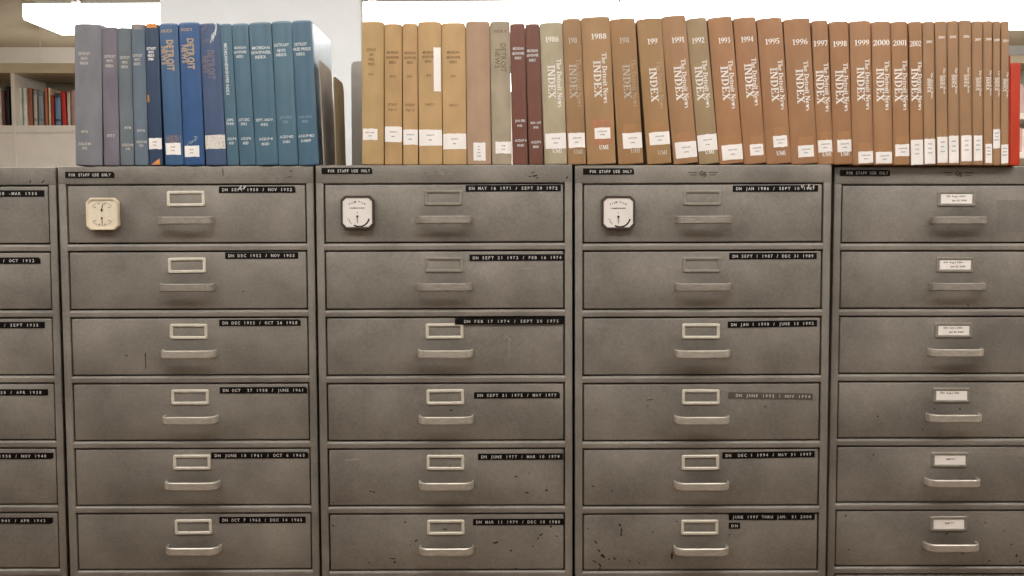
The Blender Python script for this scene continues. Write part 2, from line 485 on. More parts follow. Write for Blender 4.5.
# ------------------------------------------------------------------ wall bookcase far behind
YS, YR = 5.2, 4.86
zt = at(20, 63, YS).z; zo = at(20, 73, YS).z; zs = at(20, 125.3, YS).z; zlip = at(20, 133, YS).z
z2, z3 = at(1022, 113, YR).z, at(1022, 152, YR).z
def bookcase(Y, xs, top, fas, op, label, shelves):
    bc = empty('wall_bookcase', (0, Y, 0))
    tag(bc, label, 'bookcase', 'cream metal bookcases behind the cabinets')
    MB().box((xs[0], 0, op), (xs[-1], .36, fas), bev=.003).build('fascia', M['shelfcream'], bc)
    if top: MB().box((xs[0], .004, fas + .001), (xs[-1], .36, top), bev=.003).build('cornice', M['whitewall'], bc)
    MB().box((xs[0], .352, .06), (xs[-1], .36, op)).build('back_panel', M['shelfback'], bc)
    MB().box((xs[0], .03, 0), (xs[-1], .35, .06)).build('plinth', M['shelfpaint'], bc)
    for x in xs:
        MB().box((x - .010, 0, 0.06), (x + .010, .35, op), bev=.002).build('upright', M['shelfpaint'], bc)
    for a, b in zip(xs, xs[1:]):
        a += .010; b -= .010
        for z in shelves:
            MB().box((a, 0, z - .03), (b, .35, z), bev=.002).build('shelf', M['shelfpaint'], bc)
        if len(shelves) == 1:
            MB().box((a, 0, zlip + .001), (b, .010, shelves[0] - .03), bev=.001).build('shelf_lip', M['shelfpaint'], bc)
            MB().box((a, .004, .06), (b, .03, zlip), bev=.002).build('panel_door', M['shelfpaint'], bc)
X0 = at(13, 100, YS).x
bookcase(YS, [X0 - .9, X0, X0 + .9, X0 + 1.8], None, zt, zo, 'long cream metal bookcase along the far wall, left of the pier', [zs])
bookcase(YR, [1.65, 2.58 + .9 - .9 * 1, 3.48], at(1015, 45, YR).z, at(1015, 55, YR).z, at(1015, 63, YR).z, 'cream metal bookcase with open shelves at the right edge of the photo', [z2, z3, z3 - .32, z3 - .64, z3 - .96])


# ------------------------------------------------------------------ books
NSP = 12
def spine_fn(t, b):
    ys = [b * abs(2 * i / NSP - 1) ** 2.6 for i in range(NSP + 1)]
    def f(x):
        u = max(0.0, min(NSP - 1e-6, (x / t + .5) * NSP)); i = int(u)
        return ys[i] + (ys[i + 1] - ys[i]) * (u - i)
    f.knots = [t * (i / NSP - .5) for i in range(1, NSP)]
    return f


def book_mesh(t, H, D, b, crumple=0.0, seed=0):
    """hard cover: rounded spine, grooved joints and two boards as one shell"""
    r_ = random.Random(seed)
    h = t / 2
    sy = spine_fn(t, b)
    bt = min(.0028, t * .18)
    out = [(-h, D), (-h, b + .014), (-h + .0009, b + .010), (-h + .0012, b + .0075), (-h + .0004, b + .004)]
    inn = [(-h + bt, D), (-h + bt, b + .014), (-h + bt + .0004, b + .010), (-h + bt + .0006, b + .0075), (-h + bt, b + .005)]
    ns = NSP
    for i in range(ns + 1):
        x = -h + 2 * h * i / ns
        out.append((x, sy(x))); inn.append((x * (1 - 2 * bt / t), sy(x) + .0022))
    out += [(-x, y) for x, y in reversed(out[:5])]
    inn += [(-x, y) for x, y in reversed(inn[:5])]
    n = len(out)
    rings = [(0.0, .5), (.0012, .12), (.003, 0), (H * .33, 0), (H * .66, 0), (H - .004, 0), (H - .0015, .15), (H, .55)]
    vs = []; fs = []
    for zi, (z, s) in enumerate(rings):
        for i in range(n):
            x = out[i][0] * (1 - s) + inn[i][0] * s; y = out[i][1] * (1 - s) + inn[i][1] * s
            dz = 0
            if zi >= 6 and crumple and 4 < i < n - 5:
                dz = -crumple * r_.random()
                y += crumple * 0.6 * r_.random()
            vs.append((x, y, z + dz))
    k = len(rings)
    for i in range(n):
        vs.append((inn[i][0], inn[i][1], 0.0))
    for i in range(n):
        vs.append((inn[i][0], inn[i][1], H - .0005))
    ib, it_ = k * n, k * n + n
    for z in range(k - 1):
        for i in range(n - 1):
            fs.append((z * n + i, z * n + i + 1, (z + 1) * n + i + 1, (z + 1) * n + i))
    for i in range(n - 1):
        fs.append((i + 1, i, ib + i, ib + i + 1))                                   # bottom rim
        fs.append(((k - 1) * n + i, (k - 1) * n + i + 1, it_ + i + 1, it_ + i))     # top rim
        fs.append((ib + i + 1, ib + i, it_ + i, it_ + i + 1))                       # inside
    e = n - 1
    fs.append((ib, *[z * n for z in range(k)], it_))
    fs.append((it_ + e, *[z * n + e for z in reversed(range(k))], ib + e))
    mb = MB(); mb.add(vs, fs, 0, False)
    return mb, sy, bt


def patch(mb, x0, x1, z0, z1, sy, mi, lift=.0004, n=6, jag=0.0, seed=0):
    """a sheet glued round the spine"""
    r_ = random.Random(seed)
    vs = []
    for i in range(n + 1):
        x = x0 + (x1 - x0) * i / n
        a = jag * (r_.random() - .5); b_ = jag * (r_.random() - .5)
        y = sy(x) - lift
        vs += [(x, y, z0 + a), (x, y, z1 + b_), (x, y + lift * .9, z0 + a), (x, y + lift * .9, z1 + b_)]
    fs = []
    for i in range(n):
        k = 4 * i
        fs += [(k, k + 4, k + 5, k + 1), (k + 1, k + 5, k + 7, k + 3), (k + 4, k, k + 2, k + 6)]
    fs += [(0, 1, 3, 2), (4 * n + 1, 4 * n, 4 * n + 2, 4 * n + 3)]
    mb.add(vs, fs, mi)


YBK = 2.012       # front of the spines
SC = YBK * math.cos(PITCH) / F_PX
BOOKGROUP = 'bound index volumes standing on the cabinets'


def top_z(px):
    for c in CABS:
        if c['x'] - .258 <= at(px, 165, YBK).x <= c['x'] + .262:
            return c['top']
    return CABS[2]['top']


def book(tl, tr, bl, br, ytop, colour, label, name='bound_index_volume', group=BOOKGROUP, lines=(), vert=(), stick=None,
         extra=None, depth=0.215, bulge=None, crumple=0.0, coat=0.15, rough=0.5, yoff=0.0, cat='book'):
    zb = max(top_z(bl + 2), top_z(br - 2)) + 0.0006
    PB = at((bl + br) / 2, 164.5, YBK)
    PT = at((tl + tr) / 2, ytop, YBK)
    ang = math.atan2(PT.x - PB.x, PT.z - zb)
    t = min(tr - tl, br - bl) * SC * 0.5 + (tr - tl + br - bl) * SC * 0.25 - .0007
    H = (PT.z - zb) / math.cos(ang) - t / 2 * abs(math.sin(ang)) * 0.6
    lift = t / 2 * abs(math.sin(ang))
    b = bulge if bulge is not None else min(.0055, t * .13)
    root = empty(name, (PB.x, YBK + yoff - b - .003, zb + lift), (0, ang, 0))
    tag(root, label, cat, group)
    mb, sy, bt = book_mesh(t, H, depth, b, crumple, int(tl * 10))

    def loc(px, py):
        q = at(px, py, YBK)
        dx, dz = q.x - PB.x, q.z - (zb + lift)
        return dx * math.cos(ang) - dz * math.sin(ang), dx * math.sin(ang) + dz * math.cos(ang)
    mats = [cloth(colour, coat, rough)]
    def mi_of(m):
        if m not in mats: mats.append(m)
        return mats.index(m)
    # lines: (text, px centre, py centre, cap px, total width px, material key, font)
    for (s, px, py, cap, wpx, mk, font) in lines:
        x, z = loc(px, py)
        wmax = min(wpx * SC, t * .96)
        x = max(-t / 2 + wmax / 2, min(t / 2 - wmax / 2, x))
        put_text(mb, text2d(s, cap * SC, font, width=wmax), x, z, sy, mi_of(M[mk]))
    # vert: (text, px centre of letters, y0, y1, cap px, material key, font)
    for (s, px, y0, y1, cap, mk, font) in vert:
        x, z = loc(px, (y0 + y1) / 2)
        x = max(-t / 2 + cap * SC / 2 + .0008, min(t / 2 - cap * SC / 2 - .0003, x))
        put_text(mb, text2d(s, cap * SC, font, width=(y1 - y0) * SC), x, z, sy, mi_of(M[mk]), rot=90)
    # tears, stains and tape belong to the cover
    for e in (extra or ()):
        kind_, a, b_, c_, d_, mk = e
        x0, z1 = loc(a, b_); x1, z0 = loc(c_, d_)
        if kind_ == 'tri':
            put_text(mb, [([(x0, z0), (x1, z0), (x1, z1)], [(0, 1, 2)])], 0, 0, sy, mi_of(M[mk]))
        elif kind_ == 'scrawl':
            r2 = random.Random(5)
            pts = [(0, 0), (.3, .5), (.35, .1), (.55, .6), (.5, .25), (.8, .8), (.75, .4), (1, 1), (.7, 1.1), (.95, .7)]
            for (u0, w0), (u1, w1) in zip(pts, pts[1:]):
                q = _L(x0 + (x1 - x0) * u0, z0 + (z1 - z0) * w0, x0 + (x1 - x0) * u1, z0 + (z1 - z0) * w1, .0013)
                mb.add([(u, sy(u) - .0004, w) for u, w in q[0]], q[1], mi_of(M[mk]))
        else:
            x0 = max(x0, -t / 2); x1 = min(x1, t / 2)
            patch(mb, x0, x1, z0, z1, sy, mi_of(M[mk]), lift=.00012 if kind_ == 'flat' else .0003, jag=.002 if kind_ == 'jag' else 0, seed=int(a))
    mb.build('cover', mats, root)
    # page block
    pb = MB()
    x0 = t / 2 - bt - .0003
    pb.box((-x0, b + .0045, .003), (x0, depth - .004, H - .004))
    pb.build('page_block', M['paper'], root)
    # sticker(s)
    for st in (stick or ()):
        a, b_, c_, d_ = st[:4]
        mk = st[4] if len(st) > 4 else 'sticker'
        txt = st[5] if len(st) > 5 else ()
        x0, z1 = loc(a, (b_ + d_) / 2); x1, _ = loc(c_, (b_ + d_) / 2)
        _, z1 = loc((a + c_) / 2, b_); _, z0 = loc((a + c_) / 2, d_)
        x0 = max(x0, -t / 2 + .0002); x1 = min(x1, t / 2 - .0002)
        z0 = max(z0, .001)
        s = MB()
        patch(s, x0, x1, z0, z1, sy, 0, jag=.0012, seed=int(a * 3), lift=.0005)
        n = len(txt)
        for i, w in enumerate(txt):
            cap = .0026
            zz = z0 + (z1 - z0) * (0.66 - 0.30 * i) if n == 2 else z0 + (z1 - z0) * (0.80 - 0.18 * i)
            ww = min((x1 - x0) * .7, cap * .85 * len(w))
            put_text(s, text2d(w, cap, width=ww), (x0 + x1) / 2 - (.001 if n > 2 else 0), zz, sy, 1, lift=.0005)
        o = s.build('shelf_mark_sticker' if mk != 'strip' else 'paper_strip', [M['sticker' if mk == 'strip' else mk], M['stickerink']], root)
    return root


# ------------------------------------------------------------------ cabinets
CW, CD, PITCHZ = 0.5105, 0.70, 0.1336
CABS = [
    dict(x=at(56, 175, 2.02).x - .256, y=2.02, top=1.5415, lean=-.002),
    dict(x=at(185.7, 175, 2.008).x, y=2.008, top=1.5435, lean=-.004),
    dict(x=at(444, 175, 2.0).x, y=2.0, top=1.5450, lean=-.004),
    dict(x=at(703.4, 175, 2.0).x, y=2.0, top=1.5450, lean=-.004),
    dict(x=at(834.2, 175, 2.028).x + .256, y=2.028, top=1.5440, lean=-.001),
]
for c_ in CABS:
    c_['x'] -= 1.48 * math.sin(c_['lean'])
BAND, OPEN_H, RAIL = 0.0358, 0.1194, PITCHZ - 0.1194
STILE = 0.0149
OPEN_W = CW - 2 * STILE
NROW = 11
GAP = 0.0028


def cab_body():
    H = 1.545
    b = MB()
    hw = CW / 2
    b.box((-hw, .0012, .05), (-hw + .0012, CD, H - .0015))                      # sides
    b.box((hw - .0012, .0012, .05), (hw, CD, H - .0015))
    b.box((-hw, .002, H - .0016), (hw, CD, H), bev=.0005)                        # top
    b.box((-hw, CD - .0015, .05), (hw, CD, H - .002))                            # back
    b.box((-hw, 0, H - BAND), (hw, .012, H), bev=.0018, seg=3)                   # top band
    zbot = H - BAND - NROW * PITCHZ + RAIL
    b.box((-hw, 0, .03), (-hw + STILE, .014, H - BAND + .001), bev=.0016, seg=3) # stiles
    b.box((hw - STILE, 0, .03), (hw, .014, H - BAND + .001), bev=.0016, seg=3)
    b.box((-hw + .001, .02, 0), (hw - .001, CD - .02, .05), mi=1)                # plinth
    for k in range(NROW):
        zt_ = H - BAND - k * PITCHZ - OPEN_H
        z0 = zt_ - RAIL if k < NROW - 1 else .03
        # rolled rail: rounded top lip catches the light
        prof = [(.012, zt_), (.0042, zt_), (.0024, zt_ - .0008), (.0008, zt_ - .0026), (0, zt_ - .0048), (0, z0 + .0018), (.0008, z0 + .0006), (.003, z0), (.012, z0)]
        n = len(prof)
        vs = [(-OPEN_W / 2 - .001, y, z) for y, z in prof] + [(OPEN_W / 2 + .001, y, z) for y, z in prof]
        b.add(vs, [(i, i + 1, n + i + 1, n + i) for i in range(n - 1)] + [(n - 1, 0, n, 2 * n - 1)], 0, False)
    b.box((-OPEN_W / 2, .05, .06), (OPEN_W / 2, .052, H - BAND), mi=1)           # near-black sheet standing in for the shadow behind the drawer fronts
    return b


def pull_mesh():
    p = []
    hw, dep, r = .0535, .026, .019
    p.append((-hw, 0.0)); p.append((-hw, -(dep - r) * .5))
    for i in range(7):
        a = R(180 + 90 * i / 6)
        p.append((-hw + r + r * math.cos(a), -(dep - r) + r * math.sin(a)))
    for i in range(7):
        a = R(270 + 90 * i / 6)
        p.append((hw - r + r * math.cos(a), -(dep - r) + r * math.sin(a)))
    p.append((hw, -(dep - r) * .5)); p.append((hw, 0.0))
    m = MB(); m.sweep(p, .0080, .0042, c=.0019)
    return m


def holder_mesh():
    m = MB()
    W, H, w, th, r = .0380, .0155, .0060, .0026, .004
    def rr(a, b, rad):
        pts = []
        for cx, cz, a0 in ((a - rad, b - rad, 0), (-a + rad, b - rad, 90), (-a + rad, -b + rad, 180), (a - rad, -b + rad, 270)):
            for i in range(4):
                t_ = R(a0 + 30 * i)
                pts.append((cx + rad * math.cos(t_), cz + rad * math.sin(t_)))
        return pts
    o, i_ = rr(W, H, r), rr(W - w, H - w, .0012)
    o2, i2 = rr(W - .0012, H - .0012, r - .001), rr(W - w + .0012, H - w + .0012, .0016)
    n = len(o)
    layers = [[(x, 0, z) for x, z in o], [(x, -th * .6, z) for x, z in o], [(x, -th, z) for x, z in o2], [(x, -th, z) for x, z in i2], [(x, -th * .6, z) for x, z in i_], [(x, 0, z) for x, z in i_]]
    vs = [p for l in layers for p in l]
    fs = []
    for l in range(len(layers) - 1):
        for j in range(n):
            fs.append((l * n + j, (l + 1) * n + j, (l + 1) * n + (j + 1) % n, l * n + (j + 1) % n))
    m.add([(x, y, z) for x, y, z in vs], [tuple(reversed(f)) for f in fs], 0, False)
    return m


pull_me = pull_mesh().build('pull_handle', M['pull']).data
bpy.data.objects.remove(bpy.data.objects['pull_handle'])
_d = pull_mesh().build('pull_handle', M['pull_dull']); pull_dull_me = _d.data; bpy.data.objects.remove(_d)
_hm = {}
for k_ in ('nickel', 'greyholder'):
    o_ = holder_mesh().build('label_holder', M[k_]); _hm[k_] = o_.data; bpy.data.objects.remove(o_)


def tape_mesh(w, h, text, clip=None, mono=None, th=.0007, lpad=.006, scribble=False):
    """embossed plastic tape with raised lettering"""
    m = MB()
    hw, hh = w / 2, h / 2
    c = .0035
    poly = [(-hw, -hh), (hw - (c if clip == 'low' else 0), -hh), (hw, -hh + (c if clip == 'low' else .0001)), (hw, hh - (c if clip == 'high' else .0001)), (hw - (c if clip == 'high' else 0), hh), (-hw, hh)]
    m.prism(poly, -th, 0, 0)
    cap = h * .46
    mono = mono or min((w - .012) / max(1, len(text)), .0066)
    tw = mono * len(text)
    cx = hw - tw / 2 - .004 if tw < w - .014 else 0
    cx = (cx + 0) / 2 if tw < w - .02 and lpad else cx
    put_text(m, text2d(text, cap, mono=mono), cx, 0, -th, 1)
    if scribble:
        r_ = random.Random(3)
        for _ in range(5):
            a = hw * (.50 + .45 * r_.random()) if scribble == 'right' else -hw * (.30 + .2 * r_.random())
            q = _L(a, hh * (r_.random() - .2), a + .006 * (r_.random() - .2), hh * (.9 + .5 * r_.random()), .0016)
            m.add([(x, -th - .0004, z) for x, z in q[0]], q[1], 1)
    return m


# (x1, x2, yc, text, options) in photo pixels
TAPES = {
    0: [(-48, 44, 193.6, 'DN OCT 1928 -MAR 1930', {}), (-50, 40, 260.8, 'DN APR 1930 / OCT 1932', dict(clip='high')), (-50, 44.5, 325.3, 'DN NOV 1932 / SEPT 1935', {}),
        (-44, 47.7, 392.6, 'DN OCT 1935 / APR 1938', {}), (-40, 53, 456.3, 'DN MAY 1938 / NOV 1940', dict(clip='low')), (-42, 52.6, 521.0, 'DN DEC 1940 / APR 1943', dict(clip='low'))],
    1: [(218.6, 295.3, 189.7, 'DN SEPT 1950 / NOV 1952', dict(scribble='left', clip='high')), (225, 298, 255.7, 'DN DEC 1952 / NOV 1955', {}), (219, 300.6, 323, 'DN DEC 1955 / OCT 26 1958', dict(clip='high')),
        (219.5, 307, 390.5, 'DN OCT  27 1958 / JUNE 1961', dict(clip='high')), (211, 308.3, 455.7, 'DN JUNE 18 1961 / OCT 6 1963', dict(clip='high')), (219, 305.5, 520.3, 'DN OCT 7 1963 / DEC 14 1965', {})],
    2: [(465.6, 561, 188.3, 'DN MAY 16 1971 / SEPT 20 1972', {}), (469.5, 565, 257.8, 'DN SEPT 21 1972 / FEB 16 1974', {}), (455, 563.5, 321.3, 'DN FEB 17 1974 / SEPT 20 1975', {}),
        (474, 560, 395.5, 'DN SEPT 21 1975 / MAY 1977', dict(clip='high')), (478, 563, 457, 'DN JUNE 1977 / MAR 10 1979', {}), (473, 563.5, 522.3, 'DN MAR 11 1979 / DEC 10 1980', {})],
    3: [(733, 818.3, 188.6, 'DN JAN 1986 / SEPT 10 1987', dict(scribble='right')), (729.5, 817, 256.2, 'DN SEPT 1 1987 / DEC 31 1989', {}), (728, 817.3, 324.2, 'DN JAN 1 1990 / JUNE 15 1992', dict(tilt=-.8)),
        (728.5, 813, 396.2, 'DN JUNE 1992 / NOV 1994', dict(tilt=1.2, mat='tape_faded')), (722.5, 815, 455.2, 'DN  DEC 1 1994 / MAY 31 1997', dict(tilt=-.7)), (729, 815, 517.2, 'JUNE 1997 THRU JAN. 31 2000', {})],
}
CARDS = [('DN  Aug 1, 2009 -', 'Jan 31, 2010'), ('DN  Aug 1, 2010 -', 'Jan 31, 2013'), ('DN  Feb 1, 2013 -', 'Jul 31, 2013'), ('DN   Aug 1, 2013 -', ''), ('EMPTY', None), ('EMPTY', None)]
HOLD = {0: ['nickel'] * 11, 1: ['nickel'] * 11, 2: ['greyholder'] * 2 + ['nickel'] * 9, 3: ['greyholder'] * 2 + ['nickel'] * 9, 4: ['greyholder'] * 11}
CAB_LABEL = [
    'grey steel microfilm cabinet cut off by the left edge of the photo',
    'grey steel microfilm cabinet under the blue books, with the cream dial',
    'grey steel microfilm cabinet under the tan books, with the bookends above its left corner',
    'grey steel microfilm cabinet under the thick brown yearly volumes, scratched on its lower left drawer',
    'grey steel microfilm cabinet at the right with white cards in its drawer label holders',
]
# chipped paint, in photo pixels: (x, y, length px, angle deg, width px)
CHIPS = [
    (145.2, 362, 17, 90, 1.0), (145.0, 355, 4, 90, 1.3), (126, 355.7, 1.8, 0, 1.6), (243, 291.5, 2.2, 10, 1.2),
    (371, 491.5, 5, -20, 1.0), (374, 492.5, 2, -20, 1.6), (333, 503, 2, 0, 1.4), (333, 526, 3, 0, 1.6), (405, 522.5, 3, -5, 1.4), (416, 541, 4, 35, 1.6), (393, 559, 6, -5, 1.2), (394.5, 562.5, 2.5, 0, 2.0), (369, 563, 2.4, 0, 1.2), (410, 545, 2, 45, 1.0),
    (445, 529.5, 5, -5, 1.2), (451, 410.5, 4, 10, 1.3), (450, 467, 3, 0, 1.0), (516, 477, 3, 0, 1.4), (529, 473.5, 2, 80, 1.0), (527, 493, 5, -12, 1.5), (546.5, 490.5, 3.5, -10, 1.7), (551, 527, 2.6, -40, 2.0),
    (541, 535, 5, 40, 1.6), (538, 539, 3, 60, 1.3), (557, 536.5, 2.6, 0, 1.3), (495.5, 543, 6, 12, 2.0), (511, 551, 2.4, 40, 1.8), (533, 546.5, 1.6, 0, 1.2), (516, 569, 2.6, 0, 1.4),
    (620, 525.5, 4, -55, 1.8), (621.6, 531, 6, -92, 1.6), (621.4, 535, 2.6, 0, 2.6), (596, 542.5, 5, -55, 1.5), (599, 551, 4, -50, 1.6), (603, 556.5, 6, -38, 2.6), (609, 559.5, 2, 0, 1.4), (614.5, 559, 4, -45, 1.4),
    (595, 562, 6, -25, 1.2), (600, 565.5, 5, -55, 2.0), (600, 569, 3, 90, 1.8), (588, 529, 1.6, 0, 1.4), (599.6, 533.4, 1.4, 0, 1.0), (630, 561, 4, -40, 1.1), (639.5, 563.5, 2.2, 80, 1.3), (653, 532.3, 2, 0, 1.6), (677, 522, 3, 0, 1.1),
    (593, 486.5, 3, -30, 1.2), (612, 491, 2, -20, 1.3), (650, 400, 7, 5, 1.0), (648, 406, 3, 40, .8), (765.5, 407, 2.2, 0, 1.3), (729.5, 535, 3, -10, .9), (672, 556.5, 7, 92, 2.4), (674, 552, 4, 50, 1.6),
    (874, 455, 2, 0, 1.4), (846, 516, 2.4, 20, 1.6), (935, 409, 2, 0, 1.3), (960.5, 409, 2.8, 30, 1.6), (923, 430, 2, 0, 1.2), (878, 416.5, 2, 0, 1.4), (882, 437.5, 3, 0, 1.4), (947, 534, 3, 0, 2.0), (986, 523, 2, 0, 1.4),
    (1012, 545, 2, 0, 1.6), (1017, 556, 4, 70, 1.8), (1021, 562, 3, 20, 1.8), (990, 561, 3, 0, 1.6), (849, 550, 1.6, 0, 1.4), (873, 565.5, 3, 0, 1.4), (963, 553.5, 3, 10, 1.4), (1005, 531, 2, 0, 1.3), (1014, 435, 2, 0, 1.2), (968.5, 305.5, 1.6, 0, 1.4), (900, 484.5, 1.6, 0, 1.0),
]
SCUFFS = [(168, 454, 26, 8, .9), (180, 456, 22, 12, .7), (210, 455.5, 14, 6, .7), (158, 459, 14, 25, .6), (508, 338, 10, -35, 1.4), (509, 349, 22, 92, 1.0), (528, 268.5, 14, 5, 1.0), (352, 460, 18, 4, 2.0),
          (309.5, 180.0, 6, -2, 1.2), (318, 179.2, 7, -5, 1.2), (572, 178, 5, 0, 1.0)]
BANDCHIPS = [(533, 172.5, 4, 20, 1.0), (535, 175.8, 6, 5, 1.6), (530, 176.5, 3, 0, 1.0), (537, 178, 4, 20, 1.0), (567, 177.5, 3, 60, 1.6), (291, 171, 4, 0, .9), (289, 177, 5, 10, .8), (223, 172, 10, 92, 1.0), (30.3, 181.5, 4, 90, 1.4), (43, 181.5, 5, 40, 1.3)]


def flake(m, x, z, ln, ang, w, y, mi, seed):
    r_ = random.Random(seed)
    n = 10
    c, s = math.cos(R(ang)), math.sin(R(ang))
    pts = []
    for i in range(n):
        a = 2 * math.pi * i / n
        k = 1 + .35 * (r_.random() - .5)
        u, v = ln / 2 * math.cos(a) * k, w / 2 * math.sin(a) * k
        pts.append((x + u * c - v * s, y, z + u * s + v * c))
    m.add(pts, [tuple(range(n))], mi)


def to_local(ci, px, py):
    c = CABS[ci]
    q = at(px, py, c['y'])
    dx, dz = q.x - c['x'], q.z - (c['top'] - 1.545)
    a = c['lean']
    return dx * math.cos(a) - dz * math.sin(a), dx * math.sin(a) + dz * math.cos(a)


def make_cabinet(ci):
    c = CABS[ci]
    root = empty('microfilm_cabinet', (c['x'], c['y'], c['top'] - 1.545), (0, c['lean'], 0))
    tag(root, CAB_LABEL[ci], 'filing cabinet', 'row of grey microfilm cabinets')
    bd = cab_body()
    H = 1.545
    for j, (px, py, ln, ang, w) in enumerate(BANDCHIPS):
        x, z = to_local(ci, px, py)
        if abs(x) < CW / 2 and z > H - BAND:
            flake(bd, x, z, ln * .002, ang, w * .002, -.0003, 2, j)
    bd.build('body', [M['body'], M['dark_in'], M['chip']], root)
    # embossed tape on the top band
    if ci:
        X = [None, (65.3, 114.5, 175.0), (321.5, 372.3, 171.0), (583, 634, 171.6), (840, 890, 173.0)][ci]
        x0, z0 = to_local(ci, X[0], X[2]); x1, _ = to_local(ci, X[1], X[2])
        tm = tape_mesh(x1 - x0, .0125, 'FOR STAFF USE ONLY', clip='high', mono=.0047)
        o = tm.build('staff_notice_tape', [M['tape'], M['emboss']], root, ((x0 + x1) / 2, -.0002, z0))
        o['label'] = 'black embossed tape reading FOR STAFF USE ONLY'
        # maker's winged monogram
        E = [None, (200, 173.5), (441, 172.3), (703, 173.6), (958.5, 173.8)][ci]
        x0, z0 = to_local(ci, *E)
        em = MB()
        def bar(x, z, w, h):
            em.box((x - w / 2, -.0006, z - h / 2), (x + w / 2, 0, z + h / 2))
        bar(-.021, .0022, .018, .0012); bar(-.0195, -.0026, .013, .0012); bar(.021, .0022, .018, .0012); bar(.0195, -.0026, .013, .0012)
        put_text(em, text2d('G', .0088, width=.0085), -.0030, .0008, -.0004, 0)
        put_text(em, text2d('S', .0088, width=.0075), .0042, -.0012, -.0004, 0)
        em.build('maker_emblem', [M['chip'] if ci >= 3 else M['greyholder']], root, (x0, -.0001, z0))
    for k in range(NROW):
        zo_ = H - BAND - k * PITCHZ                 # top of opening
        zc_ = zo_ - OPEN_H / 2
        d = empty('drawer', (0, 0, 0)) if False else None
        m = MB()
        hw, hh = OPEN_W / 2 - GAP, OPEN_H / 2 - GAP
        m.box((-hw, .0009, -hh), (hw, .020, hh), bev=.0016, seg=3)
        # tray behind the front
        m.box((-hw + .006, .020, -hh + .004), (-hw + .008, .030, hh - .015))
        m.box((hw - .008, .020, -hh + .004), (hw - .006, .030, hh - .015))
        for j, (px, py, ln, ang, w) in enumerate(CHIPS + SCUFFS):
            x, z = to_local(ci, px, py)
            z -= zc_
            if abs(x) < hw - .002 and abs(z) < hh - .001:
                flake(m, x, z, ln * .002, ang, w * .002, .0007, 1 if j < len(CHIPS) else 2, j)
        if ci == 4 and k < 6:      # ghost of an old label beside the card holder
            gx = [(998, 200, 1110, 232), None, (985, 315, 1110, 325), (979, 385, 1110, 392), (982, 450, 1110, 457), (972, 512, 1110, 520)][k]
            if gx:
                x0, z1 = to_local(4, gx[0], gx[1]); x1, z0 = to_local(4, gx[2], gx[3])
                x1 = min(x1, hw - .01)
                z1 = min(z1, zc_ + hh - .003)
                m.prism([(x0, z0 - zc_), (x1, z0 - zc_), (x1, z1 - zc_), (x0, z1 - zc_)], .00075, .001, 3 if k == 0 else 4)
        dr = m.build('drawer', [M['drawer'], M['chip'], M['scuff'], M['unfaded_patch'], M['pale_patch']], root, (0, .0014, zc_))
        dz = (OPEN_H / 2)
        dxc = {4: -.004}.get(ci, 0.0) + rnd.uniform(-.0006, .0006)
        h = bpy.data.objects.new('pull_handle', pull_dull_me if k < 2 and ci else pull_me); COL.objects.link(h); h.parent = dr
        h.location = (dxc, .0009, dz - .0728)
        hd = bpy.data.objects.new('label_holder', _hm[HOLD[ci][k]]); COL.objects.link(hd); hd.parent = dr
        hd.location = (dxc - (.0016 if ci < 4 else .003), .0009, dz - .0290)
        hd.rotation_euler = (0, rnd.uniform(-.008, .008), 0)
        if ci in TAPES and k < 6:
            x1p, x2p, yp, txt, opt = TAPES[ci][k]
            x0, z0 = to_local(ci, x1p, yp); x1, _ = to_local(ci, x2p, yp)
            tm = tape_mesh(x1 - x0, .0130, txt, clip=opt.get('clip'), scribble=opt.get('scribble'))
            lift = 0.0
            o = tm.build('embossed_tape', [M[opt.get('mat', 'tape')], M['emboss']], dr, ((x0 + x1) / 2, .0008 - (.0028 if (ci, k) == (2, 2) else 0), z0 - zc_))
            o.rotation_euler = (0, R(opt.get('tilt', 0)), 0)
            if ci == 3 and k == 5:
                x0, z0 = to_local(3, 729, 526); x1, _ = to_local(3, 740.3, 526)
                tape_mesh(x1 - x0, .0125, 'DN', mono=.0075).build('embossed_tape', [M['tape'], M['emboss']], dr, ((x0 + x1) / 2, .0008, z0 - zc_))
        if ci == 4 and k < 6:
            cm = MB()
            cm.prism([(-.0320, -.0112), (.0320, -.0112), (.0320, .0104), (-.0320, .0104)], -.0010, -.0003, 0)
            a, b2 = CARDS[k]
            if b2 is None:
                put_text(cm, text2d(a, .0032, width=.019), .001, .0015, -.0010, 1, rot=-3 if k == 5 else 0)
            else:
                put_text(cm, text2d(a, .0032, width=.041), -.0005 - (.003 if k in (1, 3) else 0), .0050, -.0010, 1)
                if b2: put_text(cm, text2d(b2, .0030, width=.030), .005, -.0035, -.0010, 1)
            o = cm.build('title_card', [M['card'], M['ink']], dr, (dxc - .002, .0009, dz - .0290))
            o['label'] = 'white title card'
    return root


for i_ in range(5):
    make_cabinet(i_)


# ------------------------------------------------------------------ dials stuck on the top drawers
def octagon(w, h, c):
    return [(-w + c, -h), (w - c, -h), (w, -h + c), (w, h - c), (w - c, h), (-w + c, h), (-w, h - c), (-w, -h + c)]


